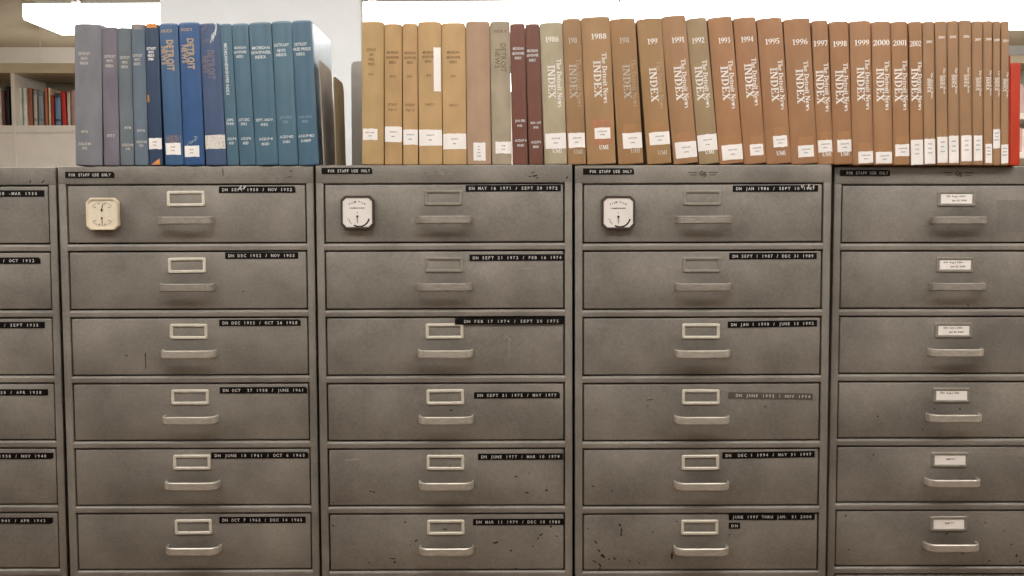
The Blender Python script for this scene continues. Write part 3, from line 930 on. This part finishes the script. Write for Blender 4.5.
def gauge(ci, px, py, style, label):
    x, z = to_local(ci, px, py)
    c = CABS[ci]
    _q = at(px, py, c['y'] - .011)
    root = empty('humidity_gauge', (_q.x, c['y'] + .0006, _q.z), (0, c['lean'], 0))
    tag(root, label, 'humidity gauge', 'octagonal dials on the top drawers')
    W = .0322 if style == 'cream' else .0334
    # frame ring with sloping rim
    m = MB()
    th = .012
    a, b, d, e = octagon(W, W, .0085), octagon(W - .001, W - .001, .0082), octagon(W - .0035, W - .0035, .0075), octagon(W - .0045, W - .0045, .0072)
    L_ = [[(p, 0, q) for p, q in a], [(p, -th * .7, q) for p, q in a], [(p, -th, q) for p, q in b], [(p, -th, q) for p, q in d], [(p, -th * .8, q) for p, q in e]]
    n = 8
    vs = [v for l in L_ for v in l]
    fs = [(l * n + (j + 1) % n, l * n + j, (l + 1) * n + j, (l + 1) * n + (j + 1) % n) for l in range(4) for j in range(n)]
    m.add(vs, [tuple(reversed(f)) for f in fs])
    m.build('case', M['cream' if style == 'cream' else 'brownframe'], root)
    f = MB()
    f.prism(octagon(W - .0044, W - .0044, .0072), -th * .8, -.001, 0)
    yf = -th * .8
    def arc(cx, cz, r, w, a0, a1, mi, n=16):
        vs, fs = _A(cx, cz, r, r, a0, a1, w, w, n)
        f.add([(p, yf - .0002, q) for p, q in vs], fs, mi)
    if style == 'cream':
        for k in range(21):
            aa = 20 + 140 * k / 20
            for cz, sgn in ((.009, 1), (-.008, -1)):
                q = _L(.019 * math.cos(R(aa)), cz + sgn * .014 * math.sin(R(aa)), .0215 * math.cos(R(aa)), cz + sgn * .0165 * math.sin(R(aa)), .0006)
                f.add([(u, yf - .0002, v) for u, v in q[0]], q[1], 1)
        for k, s in enumerate(('20', '40', '60', '80')):
            aa = 155 - 130 * k / 3
            put_text(f, text2d(s, .0028), .0155 * math.cos(R(aa)), .007 + .0145 * math.sin(R(aa)), yf, 1)
            put_text(f, text2d(s, .0028), .0155 * math.cos(R(aa)), -.007 - .0145 * math.sin(R(aa)), yf, 1)
    else:
        put = 'FILM FILE'
        for k, ch in enumerate(put):
            if ch == ' ': continue
            aa = 125 - 70 * k / (len(put) - 1)
            put_text(f, text2d(ch, .0040), .0265 * math.cos(R(aa)), -.0040 + .0250 * math.sin(R(aa)), yf, 1, rot=90 - aa)
        put_text(f, text2d('HUMIDIGUIDE', .0028, width=.030), 0, .0085, yf, 1)
        put_text(f, text2d('%', .0022, width=.003), 0, -.0005, yf, 1)
        arc(.0035, -.0085, .0215, .0032, -122, -12, 1, 20)
        for k, s in enumerate(('0', '20')):
            put_text(f, text2d(s, .0024), -.020 + .004 * k, -.013 - .005 * k, yf, 2)
        arc(-.001, -.011, .0165, .001, -178, -130, 2, 10)
    f.build('dial', [M['creamdial' if style == 'cream' else 'whitedial'], M['ink'], M['stickerink']], root)
    def needle(cx, cz, ang, ln, m_, hub):
        nd = MB()
        u = Vector((math.cos(R(ang)), math.sin(R(ang)))); v = Vector((-u.y, u.x))
        P_ = [(cx + u.x * s * ln + v.x * w, cz + u.y * s * ln + v.y * w) for s, w in ((-.15, -.0009), (1, -.0004), (1, .0004), (-.15, .0009))]
        nd.prism(P_, yf - .0012, yf - .0006, 0)
        nd.prism([(cx + hub * math.cos(R(30 * j)), cz + hub * math.sin(R(30 * j))) for j in range(12)], yf - .0020, yf - .0004, 1)
        nd.build('needle', [m_, M['ink']], root)
    if style == 'cream':
        needle(-.0005, .0075, 78, .014, M['ink'], .0020)
        needle(-.0005, -.0085, -88, .014, M['needle'], .0018)
    else:
        needle(0, -.0080, -90, .0135, M['needle'], .0022)
    return root


gauge(1, 101.7, 214.0, 'cream', 'cream octagonal dial gauge on the top drawer under the grey books')
gauge(2, 357.2, 212.3, 'white', 'white octagonal dial gauge with dark rim under the tan books')
gauge(3, 618.5, 212.6, 'white', 'white octagonal dial gauge with dark rim under the brown yearly volumes')

# ------------------------------------------------------------------ bound volumes, left run
N3 = lambda a, ys, x, w, mk, cap=2.7: [(s, x, y, cap, w * len(s) / max(len(q) for q in a), mk, 'sans') for s, y, q in zip(a, ys, [a[0]] * 9)]
def rows(strs, ys, x, w, mk, cap=2.7):
    k = max(len(s) for s in strs)
    return [(s, x + (0), y, cap, w * len(s) / k, mk, 'sans') for s, y in zip(strs, ys)]

book(75.3, 102, 76, 103.5, 24.3, '#74747b', 'thick slate grey bound volume at the left end of the row of books', coat=.0, rough=.65,
     lines=rows(['DETROIT', 'NEWS', 'INDEX'], (54.3, 59, 63.7), 86, 12, 'grey_ink') + rows(['1976'], (132,), 86.5, 7, 'grey_ink', 2.5) + rows(['AI21.D48', 'D45'], (144, 148.3), 86.5, 13, 'grey_ink', 2.5), crumple=.002)
book(102.3, 117.5, 104.3, 120.8, 27.6, '#6e6874', 'mauve grey bound volume marked 1977, second from the left', coat=.0, rough=.65,
     lines=rows(['DETROIT', 'NEWS', 'INDEX'], (57, 61.3, 66.3), 111, 11, 'grey_ink') + rows(['1977'], (136,), 112.5, 8, 'grey_ink', 3))
book(117.8, 131.3, 121, 135.2, 28, '#626b72', 'dull blue grey bound volume, third from the left', coat=.0, rough=.65,
     lines=rows(['DETROIT', 'NEWS', 'INDEX'], (58, 62.7, 67.2), 126, 9.5, 'grey_ink') + rows(['1978'], (128,), 129, 6.5, 'grey_ink', 2.5) + rows(['AI21.D48', 'D45'], (145, 149), 129.3, 11, 'grey_ink', 2.5), crumple=.002)
book(131.6, 145.2, 135.5, 149.3, 24.4, '#5d6d7d', 'slate blue bound volume touching the torn navy one', coat=.0, rough=.65,
     lines=rows(['DETROIT', 'NEWS', 'INDEX'], (56, 60, 64.3), 138.5, 10, 'grey_ink') + rows(['1979'], (131,), 142.3, 8, 'grey_ink', 2.5) + rows(['AI21.D48', 'D45'], (142, 145.7), 142.7, 10.5, 'grey_ink', 2.5), crumple=.001,
     extra=[('flat', 131.6, 24.6, 145, 30, 'bookend_brown')])
book(145.5, 158.6, 149.5, 163.8, 24.2, '#1f3c5c', 'torn navy blue bound volume with orange patches at head and foot', coat=.3, rough=.4,
     lines=rows(['DETROIT', 'NEWS', 'INDEX', '1980'], (49, 52.6, 56, 59.6), 152.3, 9.5, 'white_ink', 2.6),
     stick=[(149, 138.3, 163.4, 149.4, 'sticker', ('AI21', 'D48'))],
     extra=[('jag', 147, 24.3, 157.5, 28.5, 'orange'), ('jag', 146.5, 95.5, 150.3, 102.5, 'orange'), ('tri', 152, 158.5, 161, 164.8, 'orange')], crumple=.003)
gold = lambda x0, x1, y0, y1, mk, dx=0: [('DETROIT', x1, y0, y1, 6.6, mk, 'bold'), ('NEWS', x0, y0 + 6.2, y1 - 6.0, 5.8, mk, 'bold')]
book(159, 178.5, 166.2, 184.3, 24.2, '#2d5884', 'medium blue bound volume with gold lettering beside the torn navy one', coat=.3, rough=.4,
     lines=[('INDEX', 168, 31.6, 3, 11.5, 'gold_ink', 'sans')], vert=gold(165.6, 171.8, 41, 71.5, 'gold_ink'),
     stick=[(166.8, 143.2, 181.6, 155.0, 'sticker', ('AI21', 'D48'))], extra=[('flat', 166.6, 135.5, 182, 143, 'gold_faint')])
book(179, 199.8, 184.8, 205.3, 23.2, '#1b5088', 'brightest blue bound volume with gold lettering and a low white sticker', coat=.3, rough=.4,
     lines=[('INDEX', 188, 30.2, 3, 11.5, 'gold_ink', 'sans')], vert=gold(186.0, 192.3, 39.5, 70, 'gold_ink'),
     stick=[(185.5, 146, 200.4, 157.2, 'sticker', ('AI21', 'D48'))], extra=[('scrawl', 188, 137.5, 199, 145, 'teal_faint')])
book(200.2, 220, 205.8, 228, 24.2, '#3b5278', 'worn blue bound volume scrawled white at its head, wide scuffed sticker', coat=.2, rough=.5,
     lines=[('INDEX', 207.5, 41.5, 3, 9, 'gold_faint', 'sans')], vert=gold(206.2, 212.6, 51, 80, 'gold_faint'),
     stick=[(205.6, 135.2, 227.4, 149.0, 'stickergrey', ())], extra=[('scrawl', 211, 25.5, 218.5, 43.5, 'teal_ink'), ('scrawl', 202, 25.5, 208, 32, 'gold_faint')])
TEAL = '#3d667b'
tk = dict(coat=.45, rough=.4)
book(220.2, 231.8, 227.8, 239.8, 24.3, TEAL, 'thin teal bound volume with lettering running down its spine', **tk,
     lines=rows(['JAN.', '1983'], (120, 123.9), 231, 7.5, 'teal_ink') + rows(['AI21.P4', 'M58D'], (139, 143.3), 232.5, 9, 'teal_ink'),
     vert=[('MICHIGAN NEWSPAPER INDEX', 227.6, 44.5, 95.5, 3.1, 'teal_ink', 'sans')])
book(232.2, 248.3, 240, 256.6, 24.2, TEAL, 'teal bound volume marked OCT-DEC 1982, right of the thin teal one', **tk,
     lines=rows(['MICHIGAN', 'NEWSPAPER', 'INDEX'], (48.2, 52.6, 57), 241, 13, 'teal_ink') + rows(['OCT-DEC', '1982'], (120, 124.2), 245, 11, 'teal_ink') + rows(['AI21.P4', 'M58D'], (138.8, 143.3), 246.8, 10, 'teal_ink'))
book(248.7, 271.8, 256.8, 278.8, 23.2, TEAL, 'widest teal bound volume, MICHIGAN NEWSPAPER INDEX in three lines', **tk,
     lines=rows(['MICHIGAN', 'NEWSPAPER', 'INDEX'], (48.4, 53, 57.6), 261.7, 19.5, 'teal_ink', 3.0) + rows(['SEPT.-NOV.', '1982'], (120.2, 124.9), 265.6, 18, 'teal_ink') + rows(['AI21.P4', 'M58D'], (139.2, 144.2), 266.8, 14, 'teal_ink'))
book(272, 291.6, 279, 299, 22, '#41697d', 'teal bound volume with faded lower lettering, second from the bookends', **tk,
     lines=rows(['DETROIT', 'NEWS', 'INDEX'], (45.6, 51, 55.3), 282.3, 15, 'teal_ink', 3.0) + rows(['JAN.-AUG.', '1982'], (117.5, 122.2), 286.5, 12, 'teal_faint') + rows(['AI21.P4D', 'D48N'], (137, 142), 287.5, 14, 'teal_ink'))
book(292, 311.8, 299, 319.6, 21.3, '#3a637b', 'teal bound volume with a bright reflecting side, last before the bookends', **tk,
     lines=rows(['DETROIT', 'FREE PRESS', 'INDEX'], (44.8, 49.6, 54.6), 301.6, 18, 'teal_ink', 3.0) + rows(['JAN.-AUG', '1982'], (117, 121.7), 306, 13, 'teal_faint') + rows(['AI21.P4D', 'D48FP'], (136, 141), 307, 16.5, 'teal_ink'))

# ------------------------------------------------------------------ tan run
TAN = '#bb955d'
tn = dict(coat=.0, rough=.6)
def tanlines(x, a, mid, ys, w):
    return rows(a, ys, x, w, 'dark_ink', 2.7)
book(362.2, 384, 362, 384.2, 22.2, '#b5935a', 'tan bound volume at the left end of the tan run, beside the grey bookend', **tn,
     lines=rows(['DETROIT', 'AND', 'FREE', 'PRESS'], (50.5, 55.3, 60, 64.8), 372, 9.5, 'dark_ink') + rows(['1977'], (75,), 371.8, 5, 'dark_ink', 2.2),
     stick=[(363.3, 129, 378, 140.3, 'sticker', ('REF AI21', 'D48'))])
book(384.5, 402.2, 385, 402.4, 24, '#b68f57', 'creased tan bound volume, second in the tan run', crumple=.004, **tn,
     lines=rows(['MICHIGAN', 'NEWSPAPER', 'INDEX'], (53, 58, 63), 393, 13, 'dark_ink') + rows(['1978'], (77,), 393, 5, 'dark_ink', 2.2) + rows(['DETROIT', 'Part 1'], (105, 110), 393, 10, 'dark_ink', 2.4),
     stick=[(385, 127, 402.4, 142.2, 'sticker', ('AI21.P4', 'M58'))])
book(402.8, 417.5, 403, 418.7, 24, '#ba925c', 'narrowest of the tan bound volumes, third in the tan run', **tn,
     lines=rows(['MICHIGAN', 'NEWSPAPER', 'INDEX'], (53.4, 58.3, 63), 410.5, 12, 'dark_ink') + rows(['1978'], (77,), 410, 5, 'dark_ink', 2.2) + rows(['DETROIT', 'Part 2'], (105.3, 110.4), 410.5, 10, 'dark_ink', 2.4),
     stick=[(403, 129.7, 418.6, 145, 'sticker', ('AI21.P4', 'M58'))])
book(418, 441.3, 419.2, 442.8, 22.3, TAN, 'wide tan bound volume with a torn white paper strip near its head', **tn,
     lines=rows(['MICHIGAN', 'NEWSPAPER', 'INDEX'], (53, 57.5, 62), 428.7, 12.5, 'dark_ink') + rows(['1979'], (76.2,), 429, 5, 'dark_ink', 2.2) + rows(['PART 1'], (105,), 430, 9, 'dark_ink', 2.4),
     stick=[(419.4, 130, 442.6, 146, 'sticker', ('AI21.P4', 'M58')), (434, 48, 441, 92, 'strip', ())])
book(441.8, 465.2, 443.2, 467, 23.5, '#be985f', 'tan bound volume with a wide white label, right of the paper strip', **tn,
     lines=rows(['MICHIGAN', 'NEWSPAPER', 'INDEX'], (53, 58, 62.6), 453.6, 14, 'dark_ink') + rows(['1979'], (77,), 453.5, 5, 'dark_ink', 2.2) + rows(['PART 2'], (105.7,), 454, 8.5, 'dark_ink', 2.4),
     stick=[(443.4, 134, 466.6, 149.4, 'sticker', ('AI21.P4', 'M58'))])
book(465.8, 489.6, 467.3, 491.3, 22, '#ab8a6c', 'plain dusty pinkish brown bound volume with a small square sticker', **tn, bulge=.006,
     stick=[(473.6, 143, 485.6, 161, 'sticker', ('AI', '21', 'D48', '1985'))])
book(490, 509.6, 491.6, 512.4, 22, '#a2937a', 'drab khaki bound volume with dark vertical lettering, left of the dark reddish pair', **tn,
     lines=[('INDEX', 500.5, 32, 2.8, 13, 'khaki_ink', 'sans')], vert=[('DETROIT', 503.6, 44.5, 73, 5.5, 'khaki_ink', 'sans'), ('NEWS', 497.6, 50, 69, 4.8, 'khaki_ink', 'sans')],
     stick=[(495.5, 142, 511, 153.8, 'sticker', ('AI21', 'D48'))])
RED = '#713f2c'
book(509.8, 524.9, 512.55, 527.9, 24.2, RED, 'dark reddish brown bound volume, left one of the pair', coat=.2, rough=.5,
     lines=rows(['MICHIGAN', 'NEWSPAPER', 'INDEX'], (49, 54, 58.5), 518.3, 12, 'teal_ink') + rows(['JAN.-FEB', '1985'], (121, 126), 520, 10, 'teal_ink', 2.4) + rows(['AI21.P4', 'M58D'], (140.6, 145.5), 520.8, 12, 'teal_ink', 2.5))
book(525.2, 539.2, 528.5, 544, 24.4, '#70402b', 'dark reddish brown bound volume, right one of the pair beside 1986', coat=.2, rough=.5,
     lines=rows(['MICHIGAN', 'NEWSPAPER', 'INDEX'], (51.2, 55.8, 60.6), 532.5, 12, 'teal_ink') + rows(['MAR.-APR', '1985'], (123, 127.6), 536, 10.5, 'teal_ink', 2.4) + rows(['AI21.P4', 'M58D'], (142.3, 147), 536, 10, 'teal_ink', 2.5))

# ------------------------------------------------------------------ yearly volumes
BR = '#a17a52'
def yearly(yr, tl, tr, bl, br, yt, colour, label, ycx, ycy, yw, ix, i0, i1, nx, n0, n1, st, umi=None, fade=False, crumple=0.0, extra=None, ycap=5.4, shown=None, ink='white_ink', icap=7.1, ncap=4.7, tall=False):
    lines = [(shown or yr, ycx, ycy, ycap, yw, ink, 'serif')]
    if umi: lines.append(('UMI', umi[0], umi[1], 4.2, 9.5, 'grey_ink' if fade else ink, 'serif'))
    vert = [('INDEX', ix, i0, i1, icap, ink, 'serif'), ('The Detroit News', nx, n0, n1, ncap, 'faint_ink' if fade else ink, 'serif')]
    stick = [(*st, 'sticker', ('AI21', 'D48', yr) if tall else ('AI21.D48', yr))]
    if not extra and not tall and yr not in ('1986', '1987', '1992'):
        extra = [('flat', st[0] + .5, st[1] - 8, st[2] - .3, st[1] + 1, 'cleartape')]
    book(tl, tr, bl, br, yt, colour, label, lines=lines, vert=vert, stick=stick, crumple=crumple, extra=extra, coat=.12, rough=.5)

yearly('1986', 539.6, 562, 544.3, 567.3, 23.4, '#ab9d7c', 'khaki yearly volume marked 1986', 552, 40, 13.5, 551.5, 66, 99, 559.4, 60, 107.5, (545.3, 133.5, 566.5, 148.8), umi=(557, 151), ink='white_ink')
yearly('1987', 562.4, 580.5, 567.6, 586.3, 19, '#9c7446', 'brown yearly volume with its year half rubbed off, between 1986 and 1988', 572.6, 41, 9, 573, 65, 99, 579, 60, 107, (568.3, 133.2, 585, 148), umi=(578, 152), fade=True, crumple=.004, shown='198', ink='grey_ink')
yearly('1988', 581, 609.2, 586.6, 616.4, 17.8, '#a57c4a', 'thickest brown yearly volume, marked 1988', 598.6, 37, 15.5, 597.2, 61.5, 98, 604.8, 54, 103.5, (594.3, 128, 610, 139), umi=(603.5, 147.5), extra=[('flat', 592, 120.5, 612, 145, 'stain')])
yearly('1989', 610, 634.2, 617, 644.6, 19, '#9d7340', 'brown yearly volume right of 1988, its last digit rubbed away', 624, 41, 10, 626.5, 65.5, 99, 634, 60, 107, (622.4, 133, 643.5, 148.5), umi=(635, 151), fade=True, crumple=.003, shown='198', ink='grey_ink')
yearly('1990', 636.6, 660.3, 646.4, 672.3, 19.2, '#a07845', 'creased brown yearly volume left of 1991, its year partly worn', 652, 42, 10.5, 653.3, 68.5, 102.5, 660, 62, 109, (648.8, 132.3, 669.6, 145), umi=(662, 152.7), fade=True, crumple=.006, shown='199')
yearly('1991', 660.6, 684.6, 673, 698.5, 16.8, '#a27649', 'tallest brown yearly volume, marked 1991, touching the olive brown one', 677.5, 40.6, 13, 678, 67, 101, 684.5, 60, 108.5, (674.8, 142, 696.4, 158))
yearly('1992', 685, 706.3, 699, 718.8, 19, '#9c8157', 'olive brown yearly volume marked 1992', 697.5, 41, 12.5, 699, 67, 101, 705.8, 61, 108, (697.2, 134.5, 718, 150.6), umi=(709, 152))
yearly('1993', 706.8, 731.8, 719.4, 743.2, 18, '#a57344', 'brown yearly volume marked 1993 directly right of the olive brown one, sticker at its foot', 723.6, 41, 12, 724.5, 67, 101, 731.5, 61, 109, (721.3, 144.8, 742.3, 160))
yearly('1994', 732.3, 755.3, 744, 766, 18.4, '#a27043', 'brown yearly volume marked 1994 with a small sticker, second right of the olive brown one', 746.3, 40, 12.5, 748, 64.5, 98.5, 754.5, 59, 106, (749, 144.3, 762.6, 155.6))
yearly('1995', 755.8, 781.8, 766.5, 790.8, 19, '#a17043', 'brown yearly volume marked 1995, white letters under its small sticker', 771.5, 42, 14.5, 773.5, 68.5, 102, 780.7, 61, 110, (772.2, 136, 786.4, 147.5), umi=(780, 153.3))
yearly('1996', 782.2, 809.8, 791.3, 817, 19.5, '#9f6f42', 'second thickest brown yearly volume, marked 1996', 799, 42.5, 15.5, 799, 70, 104, 806, 62, 111, (797, 145.6, 812.8, 157.2))
yearly('1997', 810.3, 827.6, 817.3, 832.8, 21, '#a17144', 'brown yearly volume marked 1997 standing over the joint between the last two cabinets', 819.8, 43.8, 14, 819.3, 71, 104.5, 826, 64, 112, (817.4, 140.3, 831.6, 152.2), umi=(826, 154.3), icap=7)
yearly('1998', 828, 848.2, 833.2, 851.8, 22, '#9e6d3f', 'brown yearly volume marked 1998, just right of the joint between the last two cabinets', 839, 44.4, 14, 838.4, 71, 104.5, 845, 64, 111.5, (836.3, 140, 850.6, 152), umi=(844, 154), icap=7.4)
yearly('1999', 848.6, 870, 852.2, 873, 21.6, '#a27346', 'brown yearly volume marked 1999, last of the nineties, sticker at its very foot', 860.8, 43.4, 15, 859.4, 68, 101.5, 866.6, 60, 110, (857, 151.5, 872.4, 163.4))
yearly('2000', 870.4, 890, 873.4, 892.2, 22, '#a37547', 'brown yearly volume marked 2000, sticker at its very foot', 880.5, 43.2, 16.5, 879, 69, 102, 886, 62, 110.5, (875, 152, 891.2, 163.6))
yearly('2001', 890.4, 906.6, 892.6, 909.2, 22, '#a37344', 'brown yearly volume marked 2001, its sticker raised, left of the tall stickers', 899, 43.4, 14, 897.3, 69, 102, 904, 61, 110.5, (894.4, 144.6, 908.8, 156.4))
yearly('2002', 908, 921.5, 909.8, 922.8, 22, '#9f7042', 'brown yearly volume marked 2002, leftmost one with a tall narrow sticker', 914.6, 44, 11, 913.6, 69, 101.5, 919, 62, 110.5, (910.2, 140, 922.6, 165), icap=6, ncap=4, tall=True)
thin_words = ['slim brown yearly volume directly right of 2002', 'slim brown yearly volume second to the right of 2002', 'slim brown yearly volume with tape over its sticker, third right of 2002',
              'widest of the slim brown volumes at the right end', 'slim brown volume fourth from the red book, square white sticker', 'slim brown volume third from the red book',
              'slim brown volume second from the red book, its sticker set highest', 'slim brown volume touching the red book']
thin = [('2003', 921.9, 933.4, 923.3, 935, 22, 928, 42.3, 73.5, 79, 99, (923.8, 139, 934.6, 164)),
        ('2004', 934, 946, 936, 947.3, 21.5, 940.3, 37.8, 69, 76, 95, (936.6, 137, 947.2, 163)),
        ('2005', 946.4, 957.8, 947.8, 958.6, 21.2, 951.8, 37.4, 68.5, 75, 94, (948.2, 136, 957.6, 163)),
        ('2006', 958.2, 970.6, 959, 971.3, 20.8, 965.2, 37, 68, 75, 93.5, (960.3, 135.6, 971, 161.5)),
        ('2007', 971.2, 981.8, 971.8, 982.3, 21.4, 976.8, 40, 71, 78, 97, (973, 135.6, 981.2, 161)),
        ('2008', 982.5, 991.4, 982.8, 992, 21.2, 987.6, 39.6, 70.8, 77.5, 96.5, (984.4, 144, 991.2, 163)),
        ('2009', 991.8, 999.8, 992.3, 999.6, 21.3, 996.2, 40.4, 71, 78, 97, (992.4, 129.4, 999.4, 148.5)),
        ('2010', 1000.3, 1008.4, 1000, 1007.8, 21.6, 1004.8, 41.2, 72.5, 79, 98, (1000.4, 144.7, 1007.4, 163.6))]
for w_, (yr, tl, tr, bl, br_, yt, yx, yy, n0, i0, i1, st) in zip(thin_words, thin):
    mid = (tl + tr + bl + br_) / 4
    yearly(yr, tl, tr, bl, br_, yt, '#9f764b', w_, yx, yy, 6.2, mid - 0.6, i0, i1 - 6, mid + 2.4, n0, n0 + 25.5, st, ycap=2.4, icap=3.0, ncap=2.2, tall=True)
book(1010, 1019.8, 1009.4, 1019, 63, '#b93208', 'short bright red book at the right end of the row', name='red_book', group='red books beyond the last yearly volume', depth=.16, coat=.1, rough=.5, bulge=.001)
book(1008.5, 1009.9, 1007.9, 1009.3, 55.5, '#a52606', 'thin red booklet squeezed between the last slim brown volume and the red book', name='red_booklet', group='red books beyond the last yearly volume', depth=.14, coat=.1, rough=.5, bulge=.0003)


# ------------------------------------------------------------------ bookends
def bookend(px_bot, px_top, ytop, depth, m, label):
    zb = CABS[2]['top'] if px_bot > 316 else CABS[1]['top']
    P0 = at(px_bot, 164, YBK); P1 = at(px_top, ytop, YBK)
    ang = math.atan2(P1.x - P0.x, P1.z - zb)
    H = P1.z - zb
    root = empty('bookend', (P0.x, YBK, zb + .0006), (0, 0, 0))
    tag(root, label, 'bookend', 'steel bookends in the gap between the two runs of books')
    r = .022
    pts = [(0, 0)]
    for i in range(7):
        a = R(180 - 90 * i / 6); pts.append((r * .6 + r * .6 * math.cos(a), H - r * .6 + r * .6 * math.sin(a)))
    for i in range(7):
        a = R(90 - 90 * i / 6); pts.append((depth - r + r * math.cos(a), H - r + r * math.sin(a)))
    pts.append((depth, 0))
    n = len(pts)
    th = .0011
    sl = math.tan(ang)
    vs = [(z * sl - th, y, z) for y, z in pts] + [(z * sl + th, y, z) for y, z in pts]
    fs = [tuple(range(n)), tuple(reversed(range(n, 2 * n)))] + [((i + 1) % n, i, n + i, n + (i + 1) % n) for i in range(n)]
    u = MB().add(vs, fs); u.build('upright_plate', m, root)
    MB().box((-.012, .004, -.0005), (th, depth - .004, .0007)).build('foot_plate', m, root)
    return root


bookend(324, 318.8, 60, .135, M['bookend_brown'], 'tall brown grey steel bookend leaning against the last teal volume')
bookend(336, 333.4, 76, .115, M['bookend_olive'], 'lower olive brown steel bookend in the middle of the gap')
def back_bookend(px, ytop, wid, m, label):
    Y = YBK + .232
    q = at(px, ytop, Y); zb = CABS[2]['top']
    root = empty('bookend', (q.x, Y, zb + .0006))
    tag(root, label, 'bookend', 'steel bookends in the gap between the two runs of books')
    H = q.z - zb; r = .012
    pts = [(0, 0), (wid, 0)] + [(wid - r + r * math.cos(R(15 * i)), H - r + r * math.sin(R(15 * i))) for i in range(7)] + [(r + r * math.cos(R(90 + 15 * i)), H - r + r * math.sin(R(90 + 15 * i))) for i in range(7)]
    MB().prism(pts, 0, .0022).build('upright_plate', m, root)
    MB().box((.004, .0022, -.0005), (wid - .004, .10, .0007)).build('foot_plate', m, root)
back_bookend(351.0, 61.5, .125, M['bookend_grey'], 'pale grey steel bookend showing from behind the first tan volume')


# ------------------------------------------------------------------ far books on the wall bookcase
def far_book(x0, x1, ytop, ybot, zbase, colour, label, lean=0.0, band=None, side='left'):
    Y = (YR if side == 'right' else YS) + .05
    a = at(x0, ytop, Y); b = at(x1, ybot, Y)
    t = b.x - a.x - .001; H = a.z - zbase - .001
    root = empty('library_book', ((a.x + b.x) / 2, Y, zbase + .0008 + t / 2 * abs(math.sin(lean))), (0, lean, 0))
    tag(root, label, 'book', 'far books on the wall bookcase, %s side' % side)
    mb, sy, bt = book_mesh(t, H, .17, min(.004, t * .12))
    mats = [cloth(colour, 0, .5)]
    if band:
        mats.append(cloth(band, 0, .5))
        patch(mb, -t / 2 * .9, t / 2 * .9, H * .22, H * .86, sy, 1)
        patch(mb, -t / 2 * .9, t / 2 * .9, H * .04, H * .14, sy, 1)
    mb.build('cover', mats, root)
    MB().box((-t / 2 + bt + .0004, min(.004, t * .12) + .0045, .003), (t / 2 - bt - .0004, .165, H - .005)).build('page_block', M['paper'], root)


FL = [(-6, -2, 88, '#3a2c28', None, 'dark far book at the very left edge, before the cream one'), (-1.8, 1.8, 88, '#c9bfb4', None, 'pale far book at the left edge, left of the shelf upright'),
      (2, 5, 90, '#7a3a2a', None, 'rust brown far book left of the shelf upright'), (5.2, 9.8, 86, '#171312', None, 'black far book touching the shelf upright'),
      (15.2, 18.6, 92, '#22201f', '#b9b4ac', 'black far book with white bands right of the shelf upright'), (18.8, 22.6, 87.5, '#c9cdc2', None, 'pale green grey far book left of the cream one'),
      (22.8, 27.4, 87.5, '#dedccb', None, 'cream far book beside the orange brown one'), (27.6, 32.6, 88, '#a5573a', None, 'orange brown far book'),
      (33, 37.6, 90, '#8e8c8a', '#b5b2ae', 'speckled grey far book right of the orange brown one'), (37.8, 43.8, 91, '#737a84', '#8e949a', 'blue grey wide far book'),
      (44.2, 48, 87.5, '#b8603c', None, 'orange far book left of the thin cream yellow one'), (48.2, 51, 88, '#e0c9a0', None, 'thin cream yellow far book'),
      (51.2, 54.2, 95, '#a8281f', None, 'short dark red far book'), (54.4, 61.2, 93, '#3a4046', '#5c87b0', 'far book with a light blue cover panel'),
      (61.6, 66.4, 91, '#c0271c', None, 'bright red far book leaning beside the blue panel'), (66.8, 70.4, 92, '#cfc5b4', None, 'cream far book right of the bright red one'), (70.6, 76, 90, '#b58a80', None, 'dusty pink far book against the slate volume')]
for (a_, b_, yt_, c_, bd_, lb_) in FL:
    far_book(a_, b_, yt_, 125, zs, c_, lb_, lean=-.03 if 'leaning' in lb_ else 0, band=bd_)
FR = [(1010, 1014.5, 82, '#c8a8a0', 'far pink grey book behind the red book'), (1014.8, 1019, 84, '#8a4038', 'far maroon book just behind the red book'), (1019.3, 1022.2, 84, '#e0c8c2', 'pale pink far book right of the red book, upper shelf'),
      (1022.5, 1026, 86, '#d9b7b0', 'rosy far book at the right edge, upper shelf'), (1026.3, 1030, 85, '#8d3f3a', 'dark red far book cut off at the right edge, upper shelf')]
for (a_, b_, yt_, c_, lb_) in FR:
    far_book(a_, b_, yt_, 113, z2, c_, lb_, side='right')
FR2 = [(1019.5, 1022, 128, '#d8a79c', 'salmon far book right of the red book, lower shelf'), (1022.3, 1027, 129, '#e2d5cb', 'white far book at the right edge, lower shelf')]
for (a_, b_, yt_, c_, lb_) in FR2:
    far_book(a_, b_, yt_, 152, z3, c_, lb_, side='right')

bpy.data.objects.remove(_foo)
